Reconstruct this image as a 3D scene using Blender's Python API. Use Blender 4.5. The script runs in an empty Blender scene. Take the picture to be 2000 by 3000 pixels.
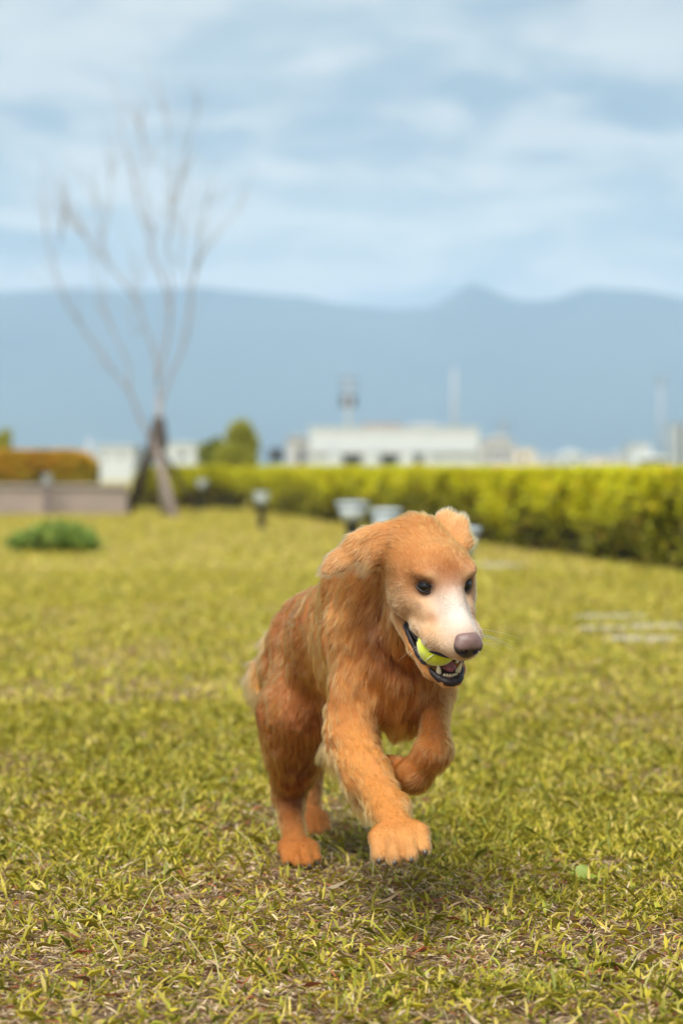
import bpy, bmesh, math, random
import numpy as np
from mathutils import Vector, Matrix
from mathutils.bvhtree import BVHTree

random.seed(7)
RNG = np.random.default_rng(11)
scene = bpy.context.scene
COL = scene.collection

# ------------------------------------------------------------------ camera
CAM_H = 0.75
F_PX = 85.0 / 36.0 * 3000.0          # focal length in photograph pixels (2000 x 3000)
HORIZON = 1365.0

cam_data = bpy.data.cameras.new("camera")
cam_data.sensor_fit = 'AUTO'
cam_data.sensor_width = 36.0
cam_data.lens = 85.0
cam_data.shift_y = -(1500.0 - HORIZON) / 3000.0
cam_data.clip_start = 0.05
cam_data.clip_end = 20000.0
cam_data.dof.use_dof = True
cam_data.dof.focus_distance = 3.84
cam_data.dof.aperture_fstop = 3.6
cam = bpy.data.objects.new("camera", cam_data)
COL.objects.link(cam)
cam.location = (0.0, 0.0, CAM_H)
cam.rotation_euler = (math.radians(90.0), 0.0, 0.0)
scene.camera = cam


def at(px, py, Y):
    """World point at distance Y that the photograph shows at (px, py)."""
    return np.array(((px - 1000.0) * Y / F_PX, Y, CAM_H - (py - HORIZON) * Y / F_PX))


# ------------------------------------------------------------------ sky and sun
SUN_EL = 56.0
SUN_AZ = 200.0     # degrees from +Y (straight ahead) towards +X (photo right)
world = bpy.data.worlds.new("World")
scene.world = world
world.use_nodes = True
wn = world.node_tree.nodes
wl = world.node_tree.links
wn.clear()
w_out = wn.new("ShaderNodeOutputWorld")
w_bg = wn.new("ShaderNodeBackground")
w_bg.inputs[1].default_value = 0.05
w_sky = wn.new("ShaderNodeTexSky")
w_sky.sky_type = 'NISHITA'
w_sky.sun_disc = False
w_sky.sun_elevation = math.radians(SUN_EL)
w_sky.sun_rotation = math.radians(SUN_AZ)
w_sky.air_density = 1.0
w_sky.dust_density = 1.2
w_sky.ozone_density = 2.0
w_co = wn.new("ShaderNodeTexCoord")


def w_noise(scale, zscale, detail, rough, off, dist=0.0):
    m = wn.new("ShaderNodeMapping")
    m.inputs['Location'].default_value = off
    m.inputs['Scale'].default_value = (1.0, 1.0, zscale)
    wl.new(w_co.outputs['Generated'], m.inputs['Vector'])
    n = wn.new("ShaderNodeTexNoise")
    n.inputs['Scale'].default_value = scale
    n.inputs['Detail'].default_value = detail
    n.inputs['Roughness'].default_value = rough
    n.inputs['Distortion'].default_value = dist
    wl.new(m.outputs[0], n.inputs['Vector'])
    return n


def w_ramp(fac, stops):
    r = wn.new("ShaderNodeValToRGB")
    e = r.color_ramp.elements
    while len(e) < len(stops):
        e.new(0.5)
    for i, (p, c) in enumerate(stops):
        e[i].position = p
        e[i].color = c
    r.color_ramp.interpolation = 'EASE'
    wl.new(fac, r.inputs[0])
    return r


def w_mix(fac, a, b):
    m = wn.new("ShaderNodeMix")
    m.data_type = 'RGBA'
    for sock, v in ((m.inputs[0], fac), (m.inputs[6], a), (m.inputs[7], b)):
        if isinstance(v, (int, float, tuple)):
            sock.default_value = v
        else:
            wl.new(v, sock)
    return m.outputs[2]


# layered overcast: blue-grey sheets with paler billows between them
n_a = w_noise(5.5, 3.6, 4.0, 0.5, (3.8, 8.918, 5.258), 0.25)
n_b = w_noise(17.0, 2.8, 4.0, 0.5, (5.605, 2.361, 0.239), 0.3)
r_a = w_ramp(n_a.outputs[0], [(0.34, (0, 0, 0, 1)), (0.62, (1, 1, 1, 1))])
r_b = w_ramp(n_b.outputs[0], [(0.38, (0, 0, 0, 1)), (0.64, (1, 1, 1, 1))])
sheet = w_mix(r_a.outputs[0], (1.75, 2.45, 2.95, 1.0), (3.55, 4.1, 4.15, 1.0))
billow = w_mix(r_b.outputs[0], sheet, (6.6, 6.3, 5.6, 1.0))
# paler cloud bank low over the hills
w_sep = wn.new("ShaderNodeSeparateXYZ")
wl.new(w_co.outputs['Generated'], w_sep.inputs[0])
w_low = wn.new("ShaderNodeMapRange")
w_low.inputs[1].default_value = 0.16
w_low.inputs[2].default_value = 0.05
w_low.inputs[3].default_value = 0.55
w_low.inputs[4].default_value = 0.90
wl.new(w_sep.outputs[2], w_low.inputs[0])
cover = w_mix(w_low.outputs[0], sheet, billow)
w_col = w_mix(0.86, w_sky.outputs[0], cover)
wl.new(w_col, w_bg.inputs[0])
wl.new(w_bg.outputs[0], w_out.inputs[0])

sun_data = bpy.data.lights.new("sun", 'SUN')
sun_data.energy = 2.2
sun_data.angle = math.radians(38.0)
sun_data.color = (1.0, 0.95, 0.87)
sun = bpy.data.objects.new("sun", sun_data)
COL.objects.link(sun)
el, az = math.radians(SUN_EL), math.radians(SUN_AZ)
to_sun = Vector((math.sin(az) * math.cos(el), math.cos(az) * math.cos(el), math.sin(el)))
sun.rotation_euler = (-to_sun).to_track_quat('-Z', 'Y').to_euler()
sun.location = to_sun * 30.0

scene.view_settings.view_transform = 'Standard'
scene.view_settings.look = 'None'
scene.view_settings.exposure = 1.7
scene.view_settings.gamma = 1.0
scene.view_settings.use_curve_mapping = False
scene.render.engine = 'CYCLES'
scene.cycles.use_denoising = True
scene.cycles.volume_bounces = 1
scene.cycles_curves.shape = 'RIBBONS'

# ------------------------------------------------------------------ helpers


def tag(o, label=None, category=None, group=None, kind=None):
    if label:
        o["label"] = label
    if category:
        o["category"] = category
    if group:
        o["group"] = group
    if kind:
        o["kind"] = kind
    return o


def link(o, parent=None):
    COL.objects.link(o)
    if parent is not None:
        o.parent = parent
    return o


def empty(name, loc=(0, 0, 0), rz=0.0):
    o = bpy.data.objects.new(name, None)
    o.location = loc
    o.rotation_euler = (0, 0, rz)
    o.empty_display_size = 0.1
    return link(o)


def mesh_obj(name, verts, faces, mat, parent=None, smooth=False, cols=None, loc=None):
    """verts Nx3, faces list of index lists; geometry is given in world space unless loc is set."""
    me = bpy.data.meshes.new(name)
    me.from_pydata([tuple(map(float, v)) for v in verts], [], [tuple(map(int, f)) for f in faces])
    if smooth:
        me.shade_smooth()
    if cols is not None:
        a = me.color_attributes.new("tint", 'FLOAT_COLOR', 'POINT')
        c4 = np.ones((len(verts), 4), np.float32)
        c4[:, :3] = cols
        a.data.foreach_set("color", c4.ravel())
    me.materials.append(mat)
    o = bpy.data.objects.new(name, me)
    link(o, parent)
    if parent is not None and loc is None:
        o.location = -Vector(parent.location) if parent.rotation_euler.z == 0 else Vector((0, 0, 0))
    if loc is not None:
        o.location = loc
    return o


def fast_mesh(name, verts, nside, mat, cols=None, parent=None, smooth=False, normals=None):
    """Many separate polygons of nside corners each, verts (N*nside)x3, fast path."""
    me = bpy.data.meshes.new(name)
    nv = len(verts)
    nf = nv // nside
    me.vertices.add(nv)
    me.vertices.foreach_set("co", np.asarray(verts, np.float32).ravel())
    me.loops.add(nv)
    me.loops.foreach_set("vertex_index", np.arange(nv, dtype=np.int32))
    me.polygons.add(nf)
    me.polygons.foreach_set("loop_start", np.arange(0, nv, nside, dtype=np.int32))
    me.update(calc_edges=True)
    if cols is not None:
        a = me.color_attributes.new("tint", 'FLOAT_COLOR', 'POINT')
        c4 = np.ones((nv, 4), np.float32)
        c4[:, :3] = cols
        a.data.foreach_set("color", c4.ravel())
    me.materials.append(mat)
    o = bpy.data.objects.new(name, me)
    link(o, parent)
    if parent is not None:
        o.location = -Vector(parent.location)
    return o


def indexed_mesh(name, verts, quads, mat, cols=None, parent=None, smooth=True):
    me = bpy.data.meshes.new(name)
    nv, nf, ns = len(verts), len(quads), quads.shape[1]
    me.vertices.add(nv)
    me.vertices.foreach_set("co", np.asarray(verts, np.float32).ravel())
    me.loops.add(nf * ns)
    me.loops.foreach_set("vertex_index", np.asarray(quads, np.int32).ravel())
    me.polygons.add(nf)
    me.polygons.foreach_set("loop_start", np.arange(0, nf * ns, ns, dtype=np.int32))
    me.update(calc_edges=True)
    me.validate()
    if smooth:
        me.shade_smooth()
    if cols is not None:
        a = me.color_attributes.new("tint", 'FLOAT_COLOR', 'POINT')
        c4 = np.ones((nv, 4), np.float32)
        c4[:, :3] = cols
        a.data.foreach_set("color", c4.ravel())
    me.materials.append(mat)
    o = bpy.data.objects.new(name, me)
    link(o, parent)
    if parent is not None:
        o.location = -Vector(parent.location)
    return o


class Geo:
    """Collects boxes, tubes and lathes, then links them as one mesh."""

    def __init__(self):
        self.v, self.f = [], []

    def box(self, x0, x1, y0, y1, z0, z1):
        b = len(self.v)
        for z in (z0, z1):
            for x, y in ((x0, y0), (x1, y0), (x1, y1), (x0, y1)):
                self.v.append((x, y, z))
        for f in ((3, 2, 1, 0), (4, 5, 6, 7), (0, 1, 5, 4), (1, 2, 6, 5), (2, 3, 7, 6), (3, 0, 4, 7)):
            self.f.append([b + i for i in f])
        return self

    def prism(self, poly, y0, y1):
        """polygon in XZ extruded along Y"""
        b, n = len(self.v), len(poly)
        for y in (y0, y1):
            for x, z in poly:
                self.v.append((x, y, z))
        self.f.append([b + i for i in range(n)])
        self.f.append([b + n + i for i in reversed(range(n))])
        for i in range(n):
            j = (i + 1) % n
            self.f.append([b + j, b + i, b + n + i, b + n + j])
        return self

    def lathe(self, prof, cx, cy, z0=0.0, n=16):
        b = len(self.v)
        for r, z in prof:
            for i in range(n):
                a = 2 * math.pi * i / n
                self.v.append((cx + r * math.cos(a), cy + r * math.sin(a), z0 + z))
        for k in range(len(prof) - 1):
            for i in range(n):
                j = (i + 1) % n
                self.f.append([b + k * n + i, b + k * n + j, b + (k + 1) * n + j, b + (k + 1) * n + i])
        self.f.append([b + i for i in reversed(range(n))])
        t = b + (len(prof) - 1) * n
        self.f.append([t + i for i in range(n)])
        return self

    def tube(self, pts, radii, n=8):
        b = len(self.v)
        P = [Vector(p) for p in pts]
        m = len(P)
        for i, p in enumerate(P):
            d = (P[min(i + 1, m - 1)] - P[max(i - 1, 0)]).normalized()
            up = Vector((0, 1, 0)) if abs(d.y) < 0.9 else Vector((1, 0, 0))
            s = d.cross(up).normalized()
            t = d.cross(s).normalized()
            for k in range(n):
                a = 2 * math.pi * k / n
                q = p + (s * math.cos(a) + t * math.sin(a)) * radii[i]
                self.v.append(tuple(q))
        for i in range(m - 1):
            for k in range(n):
                j = (k + 1) % n
                self.f.append([b + i * n + k, b + i * n + j, b + (i + 1) * n + j, b + (i + 1) * n + k])
        self.f.append([b + k for k in reversed(range(n))])
        self.f.append([b + (m - 1) * n + k for k in range(n)])
        return self

    def build(self, name, mat, parent=None, smooth=False, loc=None):
        return mesh_obj(name, self.v, self.f, mat, parent, smooth, loc=loc)


def vnoise(p, seed=0):
    """smooth value noise in [0,1] for an (N,k) array"""
    p = np.asarray(p, float)
    i = np.floor(p).astype(np.int64)
    f = p - i
    f = f * f * (3 - 2 * f)
    k = p.shape[1]
    out = np.zeros(len(p))
    for c in range(2 ** k):
        w = np.ones(len(p))
        h = np.full(len(p), seed * 1013904223 + 12345, np.int64)
        for d in range(k):
            bit = (c >> d) & 1
            w = w * (f[:, d] if bit else 1 - f[:, d])
            h = (h * 6364136223846793 + (i[:, d] + bit) * 1442695040888963) & 0x7FFFFFFFFFFF
            h ^= h >> 17
        h = (h * 2862933555777941) & 0x7FFFFFFFFFFF
        h ^= h >> 21
        out += w * ((h & 0xFFFFF) / float(0xFFFFF))
    return out


def fbm(p, seed=0, oct=3):
    p = np.asarray(p, float)
    s, a, t = 0.0, 0.5, 0.0
    for o in range(oct):
        s = s + a * vnoise(p * 2 ** o + 17.3 * o, seed + o)
        t += a
        a *= 0.5
    return s / t


def material(name, color=(0.5, 0.5, 0.5), rough=0.6, attr=None, noise=None, spec=0.5, bump=None, trans=0.0,
             emission=None, coat=0.0, metallic=0.0):
    """Principled material; attr = colour attribute, noise = (scale, other colour, contrast), bump = (scale, strength)"""
    m = bpy.data.materials.new(name)
    m.use_nodes = True
    nt = m.node_tree
    nd, lk = nt.nodes, nt.links
    b = nd["Principled BSDF"]
    out = nd["Material Output"]
    b.inputs['Roughness'].default_value = rough
    b.inputs['Specular IOR Level'].default_value = spec
    b.inputs['Metallic'].default_value = metallic
    b.inputs['Coat Weight'].default_value = coat
    col = None
    if attr:
        a = nd.new("ShaderNodeAttribute")
        a.attribute_name = attr
        col = a.outputs['Color']
    if noise:
        sc, c2, con = noise
        tc = nd.new("ShaderNodeTexCoord")
        n = nd.new("ShaderNodeTexNoise")
        n.inputs['Scale'].default_value = sc
        n.inputs['Detail'].default_value = 6
        n.inputs['Roughness'].default_value = 0.65
        lk.new(tc.outputs['Object'], n.inputs['Vector'])
        r = nd.new("ShaderNodeValToRGB")
        r.color_ramp.elements[0].position = 0.5 - con
        r.color_ramp.elements[1].position = 0.5 + con
        lk.new(n.outputs[0], r.inputs[0])
        mx = nd.new("ShaderNodeMix")
        mx.data_type = 'RGBA'
        lk.new(r.outputs[0], mx.inputs[0])
        if col is not None:
            lk.new(col, mx.inputs[6])
        else:
            mx.inputs[6].default_value = (*color, 1)
        mx.inputs[7].default_value = (*c2, 1)
        col = mx.outputs[2]
    if col is not None:
        lk.new(col, b.inputs['Base Color'])
    else:
        b.inputs['Base Color'].default_value = (*color, 1)
    if bump:
        tc = nd.new("ShaderNodeTexCoord")
        n = nd.new("ShaderNodeTexNoise")
        n.inputs['Scale'].default_value = bump[0]
        n.inputs['Detail'].default_value = 5
        lk.new(tc.outputs['Object'], n.inputs['Vector'])
        bp = nd.new("ShaderNodeBump")
        bp.inputs['Strength'].default_value = bump[1]
        bp.inputs['Distance'].default_value = bump[2] if len(bump) > 2 else 0.01
        lk.new(n.outputs[0], bp.inputs['Height'])
        lk.new(bp.outputs[0], b.inputs['Normal'])
    if trans > 0:
        t = nd.new("ShaderNodeBsdfTranslucent")
        if col is not None:
            lk.new(col, t.inputs[0])
        else:
            t.inputs[0].default_value = (*color, 1)
        ms = nd.new("ShaderNodeMixShader")
        ms.inputs[0].default_value = trans
        lk.new(b.outputs[0], ms.inputs[1])
        lk.new(t.outputs[0], ms.inputs[2])
        lk.new(ms.outputs[0], out.inputs[0])
    return m


def smooth_path(pts, n):
    P = np.array(pts, float)
    t = np.linspace(0, len(P) - 1.001, n)
    out = []
    for q in t:
        i = int(q)
        f = q - i
        p0, p1, p2, p3 = P[max(i - 1, 0)], P[i], P[min(i + 1, len(P) - 1)], P[min(i + 2, len(P) - 1)]
        out.append(0.5 * (2 * p1 + (p2 - p0) * f + (2 * p0 - 5 * p1 + 4 * p2 - p3) * f * f + (3 * p1 - p0 - 3 * p2 + p3) * f ** 3))
    return np.array(out)



# ------------------------------------------------------------------ settings
HAZE = 4.2e-4
GRASS = (36000, 6500, 650)     # blades per square metre: near, middle, far
DRY = 0.05
DOG_STEP = 0.0032
DOG_HAIR = 340000
BALL_ROT = (0.4, 0.9, 0.3)

# ================================================================== the place
# ------------------------------------------------------------------ lawn (ground sheet)


def lawn_material():
    m = bpy.data.materials.new("lawn_ground")
    m.use_nodes = True
    nt = m.node_tree
    nd, lk = nt.nodes, nt.links
    b = nd["Principled BSDF"]
    b.inputs['Roughness'].default_value = 0.95
    b.inputs['Specular IOR Level'].default_value = 0.15
    tc = nd.new("ShaderNodeTexCoord")

    def noise(scale, detail, rough):
        n = nd.new("ShaderNodeTexNoise")
        n.inputs['Scale'].default_value = scale
        n.inputs['Detail'].default_value = detail
        n.inputs['Roughness'].default_value = rough
        lk.new(tc.outputs['Object'], n.inputs['Vector'])
        return n

    def ramp(n, p0, p1):
        r = nd.new("ShaderNodeValToRGB")
        r.color_ramp.elements[0].position = p0
        r.color_ramp.elements[1].position = p1
        lk.new(n.outputs[0], r.inputs[0])
        return r

    def mix(f, a, c):
        x = nd.new("ShaderNodeMix")
        x.data_type = 'RGBA'
        lk.new(f, x.inputs[0])
        for k, v in ((6, a), (7, c)):
            if isinstance(v, tuple):
                x.inputs[k].default_value = (*v, 1)
            else:
                lk.new(v, x.inputs[k])
        return x.outputs[2]

    fine = ramp(noise(90.0, 6, 0.7), 0.38, 0.62)
    broad = ramp(noise(0.9, 5, 0.6), 0.38, 0.66)
    soil = mix(fine.outputs[0], (0.06, 0.036, 0.022), (0.24, 0.165, 0.10))
    turf = mix(fine.outputs[0], (0.25, 0.225, 0.025), (0.42, 0.36, 0.08))
    mid = mix(broad.outputs[0], turf, (0.36, 0.28, 0.10))
    # bare thatch shows between the blades close by; far off the turf closes up
    sp = nd.new("ShaderNodeSeparateXYZ")
    lk.new(tc.outputs['Object'], sp.inputs[0])
    mr = nd.new("ShaderNodeMapRange")
    mr.inputs[1].default_value = 7.0
    mr.inputs[2].default_value = 16.0
    lk.new(sp.outputs[1], mr.inputs[0])
    lk.new(mix(mr.outputs[0], soil, mid), b.inputs['Base Color'])
    bp = nd.new("ShaderNodeBump")
    bp.inputs['Strength'].default_value = 0.6
    bp.inputs['Distance'].default_value = 0.02
    lk.new(noise(60.0, 6, 0.7).outputs[0], bp.inputs['Height'])
    lk.new(bp.outputs[0], b.inputs['Normal'])
    return m


lawn = mesh_obj("lawn", [(-9000, -300, 0), (9000, -300, 0), (9000, 9000, 0), (-9000, 9000, 0)], [(0, 1, 2, 3)], lawn_material())
tag(lawn, "yellow-green lawn reaching to the hedges", None, None, "structure")

# ------------------------------------------------------------------ mountains and haze
m_forest = material("mountain_forest", (0.020, 0.036, 0.040), 1.0, noise=(0.004, (0.050, 0.070, 0.060), 0.15), spec=0.0)


def mountain(name, Y, prof, depth, seed, label):
    """a ridge line of (px, py) heights as a real slope with spurs and gullies"""
    px = np.array([p[0] for p in prof], float)
    py = np.array([p[1] for p in prof], float)
    nx, ny = 220, 26
    xs = np.linspace(-Y * 0.55, Y * 0.55, nx)
    top = CAM_H + (HORIZON - np.interp(1000 + xs / Y * F_PX, px, py)) / F_PX * Y
    top += (fbm(np.stack([xs / 90.0, xs * 0], 1), seed, 3) - 0.5) * 14
    vv = []
    for j in range(ny):
        t = j / (ny - 1)
        yy = Y - depth * (1 - t)
        h = top * (t ** 1.25)
        rid = (fbm(np.stack([xs / 160.0 + 0.5 * t, np.full(nx, t * 2.0)], 1), seed + 5, 4) - 0.5) * 0.45 * np.sin(math.pi * t)
        vv.append(np.stack([xs, np.full(nx, yy) + rid * 120, np.maximum(h * (1 + rid), -0.5)], 1))
    vv.append(np.stack([xs, np.full(nx, Y + depth), np.full(nx, -0.5)], 1))
    P = np.concatenate(vv)
    q = []
    for j in range(ny):
        for i in range(nx - 1):
            a = j * nx + i
            q.append((a, a + 1, a + nx + 1, a + nx))
    o = indexed_mesh(name, P, np.array(q), m_forest, None, None, True)
    return tag(o, label, None, None, "structure")


mountain("mountain", 3000.0,
         [(-4000, 960), (-1500, 880), (-600, 830), (0, 850), (600, 850), (800, 856), (880, 866), (980, 900), (1150, 906), (1280, 892),
          (1370, 838), (1450, 862), (1530, 887), (1620, 880), (1720, 846), (2000, 866), (2600, 830), (4000, 900), (7000, 980)],
         700.0, 3, "blue hazy mountain range along the whole horizon")

hz = Geo().box(-6500, 6500, -200, 5200, -1.5, 240).build("haze", material("haze"), None)
hm = bpy.data.materials.new("haze_air")
hm.use_nodes = True
hn = hm.node_tree.nodes
hn.clear()
ho = hn.new("ShaderNodeOutputMaterial")
hv = hn.new("ShaderNodeVolumePrincipled")
hv.inputs['Color'].default_value = (0.46, 0.67, 1.0, 1)
hv.inputs['Density'].default_value = HAZE
hv.inputs['Anisotropy'].default_value = 0.0
hm.node_tree.links.new(hv.outputs[0], ho.inputs['Volume'])
hz.data.materials.clear()
hz.data.materials.append(hm)
tag(hz, "pale blue haze hanging in the distance", None, None, "stuff")

# ------------------------------------------------------------------ far buildings
m_white = material("white_render", (0.50, 0.53, 0.545), 0.8, noise=(1.3, (0.40, 0.44, 0.465), 0.25))
m_offw = material("grey_render", (0.42, 0.42, 0.42), 0.85, noise=(1.0, (0.34, 0.34, 0.35), 0.25))
m_beige = material("beige_render", (0.58, 0.52, 0.42), 0.85, noise=(1.1, (0.48, 0.43, 0.36), 0.25))
m_glass = material("window_glass", (0.02, 0.022, 0.026), 0.35, spec=0.15)
m_brown = material("rust_sheet", (0.24, 0.12, 0.09), 0.7, noise=(2.0, (0.34, 0.22, 0.18), 0.2))
m_dark = material("dark_metal", (0.018, 0.018, 0.022), 0.55, noise=(6.0, (0.03, 0.03, 0.034), 0.2))
m_roof = material("roof_sheet", (0.40, 0.42, 0.44), 0.6, noise=(1.2, (0.30, 0.31, 0.33), 0.25))
m_pole = material("concrete_pole", (0.42, 0.42, 0.42), 0.85, noise=(4.0, (0.33, 0.33, 0.34), 0.2))


def PX(px, Y):
    return (px - 1000.0) * Y / F_PX


def PZ(py, Y):
    return CAM_H - (py - HORIZON) * Y / F_PX


def window(parent, x0, x1, y, z0, z1, frame_mat, bars=1):
    """an opening's window: recessed glass, a frame proud of the wall and glazing bars"""
    t = 0.07
    fr = Geo()
    fr.box(x0, x0 + t, y - 0.05, y + 0.02, z0, z1)
    fr.box(x1 - t, x1, y - 0.05, y + 0.02, z0, z1)
    fr.box(x0 + t, x1 - t, y - 0.05, y + 0.02, z1 - t, z1)
    fr.box(x0 + t, x1 - t, y - 0.05, y + 0.02, z0, z0 + t)
    for i in range(bars):
        c = x0 + (x1 - x0) * (i + 1) / (bars + 1)
        fr.box(c - 0.025, c + 0.025, y - 0.04, y + 0.01, z0 + t, z1 - t)
    w = fr.build("window", frame_mat, parent)
    g = Geo().box(x0 + t, x1 - t, y + 0.015, y + 0.03, z0 + t, z1 - t).build("pane", m_glass)
    g.parent = w
    return w


def block(name, label, x0, x1, Y, z1, depth, mat, roof='flat', roof_mat=None, wins=(), category="building", group=None):
    """a small building: walls with openings, roof, windows set into the openings"""
    root = empty(name, ((x0 + x1) / 2, Y + depth / 2, 0))
    tag(root, label, category, group)
    wall = Geo()
    # front wall pieces around the openings
    xs = [x0]
    for (a, b, c, d) in sorted(wins):
        wall.box(xs[-1], a, Y, Y + 0.2, 0, z1)
        wall.box(a, b, Y, Y + 0.2, 0, c)
        wall.box(a, b, Y, Y + 0.2, d, z1)
        xs.append(b)
    wall.box(xs[-1], x1, Y, Y + 0.2, 0, z1)
    wall.box(x0, x0 + 0.2, Y + 0.2, Y + depth, 0, z1)
    wall.box(x1 - 0.2, x1, Y + 0.2, Y + depth, 0, z1)
    wall.box(x0 + 0.2, x1 - 0.2, Y + depth - 0.2, Y + depth, 0, z1)
    wall.build("wall", mat, root)
    for (a, b, c, d) in wins:
        window(root, a, b, Y + 0.12, c, d, m_white)
    if roof == 'flat':
        Geo().box(x0 - 0.08, x1 + 0.08, Y - 0.08, Y + depth + 0.08, z1, z1 + 0.12).build("roof", roof_mat or mat, root)
    else:
        xm, rise = (x0 + x1) / 2, (x1 - x0) * 0.22
        Geo().prism([(x0 - 0.15, z1), (x1 + 0.15, z1), (xm, z1 + rise)], Y - 0.15, Y + depth + 0.15).build("roof", roof_mat or mat, root)
    return root


# the long white building behind the hedge
YB = 150.0
zr = PZ(1256, YB)
wins = [(PX(1002, YB), PX(1062, YB), 0.35, PZ(1330, YB)), (PX(1112, YB), PX(1168, YB), 0.35, PZ(1330, YB)),
        (PX(1212, YB), PX(1240, YB), 0.35, PZ(1330, YB))]
big = block("long_building", "long low white flat-roofed building behind the hedge", PX(905, YB), PX(1402, YB), YB, zr, 9.0, m_white, 'flat', m_white, wins)
for a, b in ((960, 1000), (1064, 1110), (1170, 1210), (1242, 1262)):
    Geo().box(PX(a, YB), PX(b, YB), YB - 0.16, YB - 0.003, 0, PZ(1326, YB)).build("pilaster", m_white, big)
Geo().box(PX(905, YB) - 0.05, PX(1402, YB) + 0.05, YB - 0.22, YB - 0.09, PZ(1326, YB), PZ(1319, YB)).build("ledge", m_white, big)
Geo().box(PX(1062, YB), PX(1178, YB), YB + 2.0, YB + 5.0, zr + 0.12, PZ(1240, YB)).build("roof_shed", m_brown, big)
Geo().box(PX(1206, YB), PX(1284, YB), YB + 2.5, YB + 4.5, zr + 0.12, PZ(1238, YB)).build("roof_shed", m_roof, big)
wing = block("side_wing", "low grey shed with a dark opening beside the long white building", PX(838, YB), PX(902, YB), YB + 1.0, PZ(1285, YB), 6.0, m_offw, 'gable', m_roof,
             [(PX(868, YB), PX(895, YB), 0.3, PZ(1312, YB))])
tank = empty("water_tank", (PX(806, YB), YB + 2, 0))
tag(tank, "dark tank-like shape left of the grey shed by the white building", "tank")
Geo().lathe([(0.42, PZ(1352, YB)), (0.50, PZ(1350, YB)), (0.50, PZ(1318, YB)), (0.34, PZ(1312, YB)), (0.10, PZ(1310, YB))], PX(806, YB), YB + 2, 0, 18).build("tank_body", m_dark, tank, True)
for a in range(4):
    cx, cy = PX(806, YB) + 0.36 * math.cos(a * 1.571 + 0.8), YB + 2 + 0.36 * math.sin(a * 1.571 + 0.8)
    Geo().box(cx - 0.05, cx + 0.05, cy - 0.05, cy + 0.05, 0, PZ(1352, YB)).build("leg", m_dark, tank)

YL = 120.0
block("house", "white house seen through the stakes of the bare tree", PX(284, YL), PX(392, YL), YL, PZ(1312, YL), 6.0, m_white, 'flat', m_white,
      [(PX(300, YL), PX(318, YL), 1.0, PZ(1330, YL)), (PX(346, YL), PX(366, YL), 1.0, PZ(1330, YL))])
block("house", "white house between the bare tree and the round bush", PX(486, YL), PX(572, YL), YL, PZ(1304, YL), 6.0, m_white, 'flat', m_white,
      [(PX(520, YL), PX(548, YL), 1.0, PZ(1326, YL))])
YR = 230.0
block("house", "grey house just past the end of the long white building", PX(1412, YR), PX(1504, YR), YR, PZ(1292, YR), 8.0, m_offw, 'gable', m_roof,
      [(PX(1430, YR), PX(1450, YR), 1.2, PZ(1318, YR)), (PX(1466, YR), PX(1486, YR), 1.2, PZ(1318, YR))])
block("house", "small beige house beside the grey house", PX(1508, YR), PX(1566, YR), YR, PZ(1318, YR), 7.0, m_beige, 'flat', m_beige,
      [(PX(1524, YR), PX(1544, YR), 1.0, PZ(1336, YR))])
YQ = 300.0
block("house", "white gabled house standing alone above the hedge", PX(1632, YQ), PX(1722, YQ), YQ, PZ(1338, YQ), 8.0, m_white, 'gable', m_white,
      [(PX(1650, YQ), PX(1668, YQ), 0.9, PZ(1346, YQ)), (PX(1686, YQ), PX(1704, YQ), 0.9, PZ(1346, YQ))])
block("house", "pale two-storey house behind the small gabled hut", PX(1846, YQ), PX(1906, YQ), YQ, PZ(1302, YQ), 8.0, m_white, 'flat', m_roof,
      [(PX(1860, YQ), PX(1874, YQ), 2.4, PZ(1310, YQ) - 0.2)])
block("tower_block", "tall white block cut by the photo's right edge", PX(1984, YQ), PX(2060, YQ), YQ, PZ(1242, YQ), 10.0, m_white, 'flat', m_roof,
      [(PX(1992, YQ), PX(2008, YQ), 1.2, 2.4), (PX(1992, YQ), PX(2008, YQ), 3.4, 4.6)])
YH = 60.0
block("garden_hut", "small pale hut with a gabled roof peeking over the hedge", PX(1886, YH), PX(1954, YH), YH, PZ(1346, YH), 1.2, m_white, 'gable', m_white,
      [(PX(1906, YH), PX(1934, YH), 0.45, PZ(1352, YH))], "hut")
for k, (a, b, t, w) in enumerate(((1570, 1630, 1344, 'grey shed between the beige and the white gabled house'),
                                  (1726, 1780, 1342, 'low grey shed right of the white gabled house'),
                                  (1784, 1842, 1336, 'wide grey shed beside the pale two-storey house'))):
    block("shed", w, PX(a, 420.0), PX(b, 420.0), 420.0, PZ(t, 420.0), 8.0, m_offw if k != 1 else m_beige, 'gable', m_roof, (), "shed")


def utility_pole(label, px, top, Y, transformer, arm=True):
    root = empty("utility_pole", (PX(px, Y), Y, 0))
    tag(root, label, "pole", "utility poles between the houses")
    x, zt = PX(px, Y), PZ(top, Y)
    Geo().tube([(x, Y, 0), (x, Y, zt)], [0.19, 0.12], 10).build("pole", m_pole, root, True)
    if arm:
        for dz in (0.3, 1.1):
            Geo().box(x - 0.9, x + 0.9, Y - 0.22, Y - 0.13, zt - dz - 0.05, zt - dz + 0.05).build("crossarm", m_dark, root)
            for i in (-0.8, -0.4, 0.4, 0.8):
                Geo().lathe([(0.04, 0), (0.06, 0.08), (0.03, 0.16)], x + i, Y - 0.175, zt - dz + 0.05, 8).build("insulator", m_pole, root, True)
    if transformer:
        for s in (-1, 1):
            Geo().lathe([(0.22, 0), (0.25, 0.1), (0.25, 0.8), (0.18, 0.95)], x + s * 0.42, Y, zt - 2.6, 12).build("transformer", m_dark, root, True)
    return root


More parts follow.
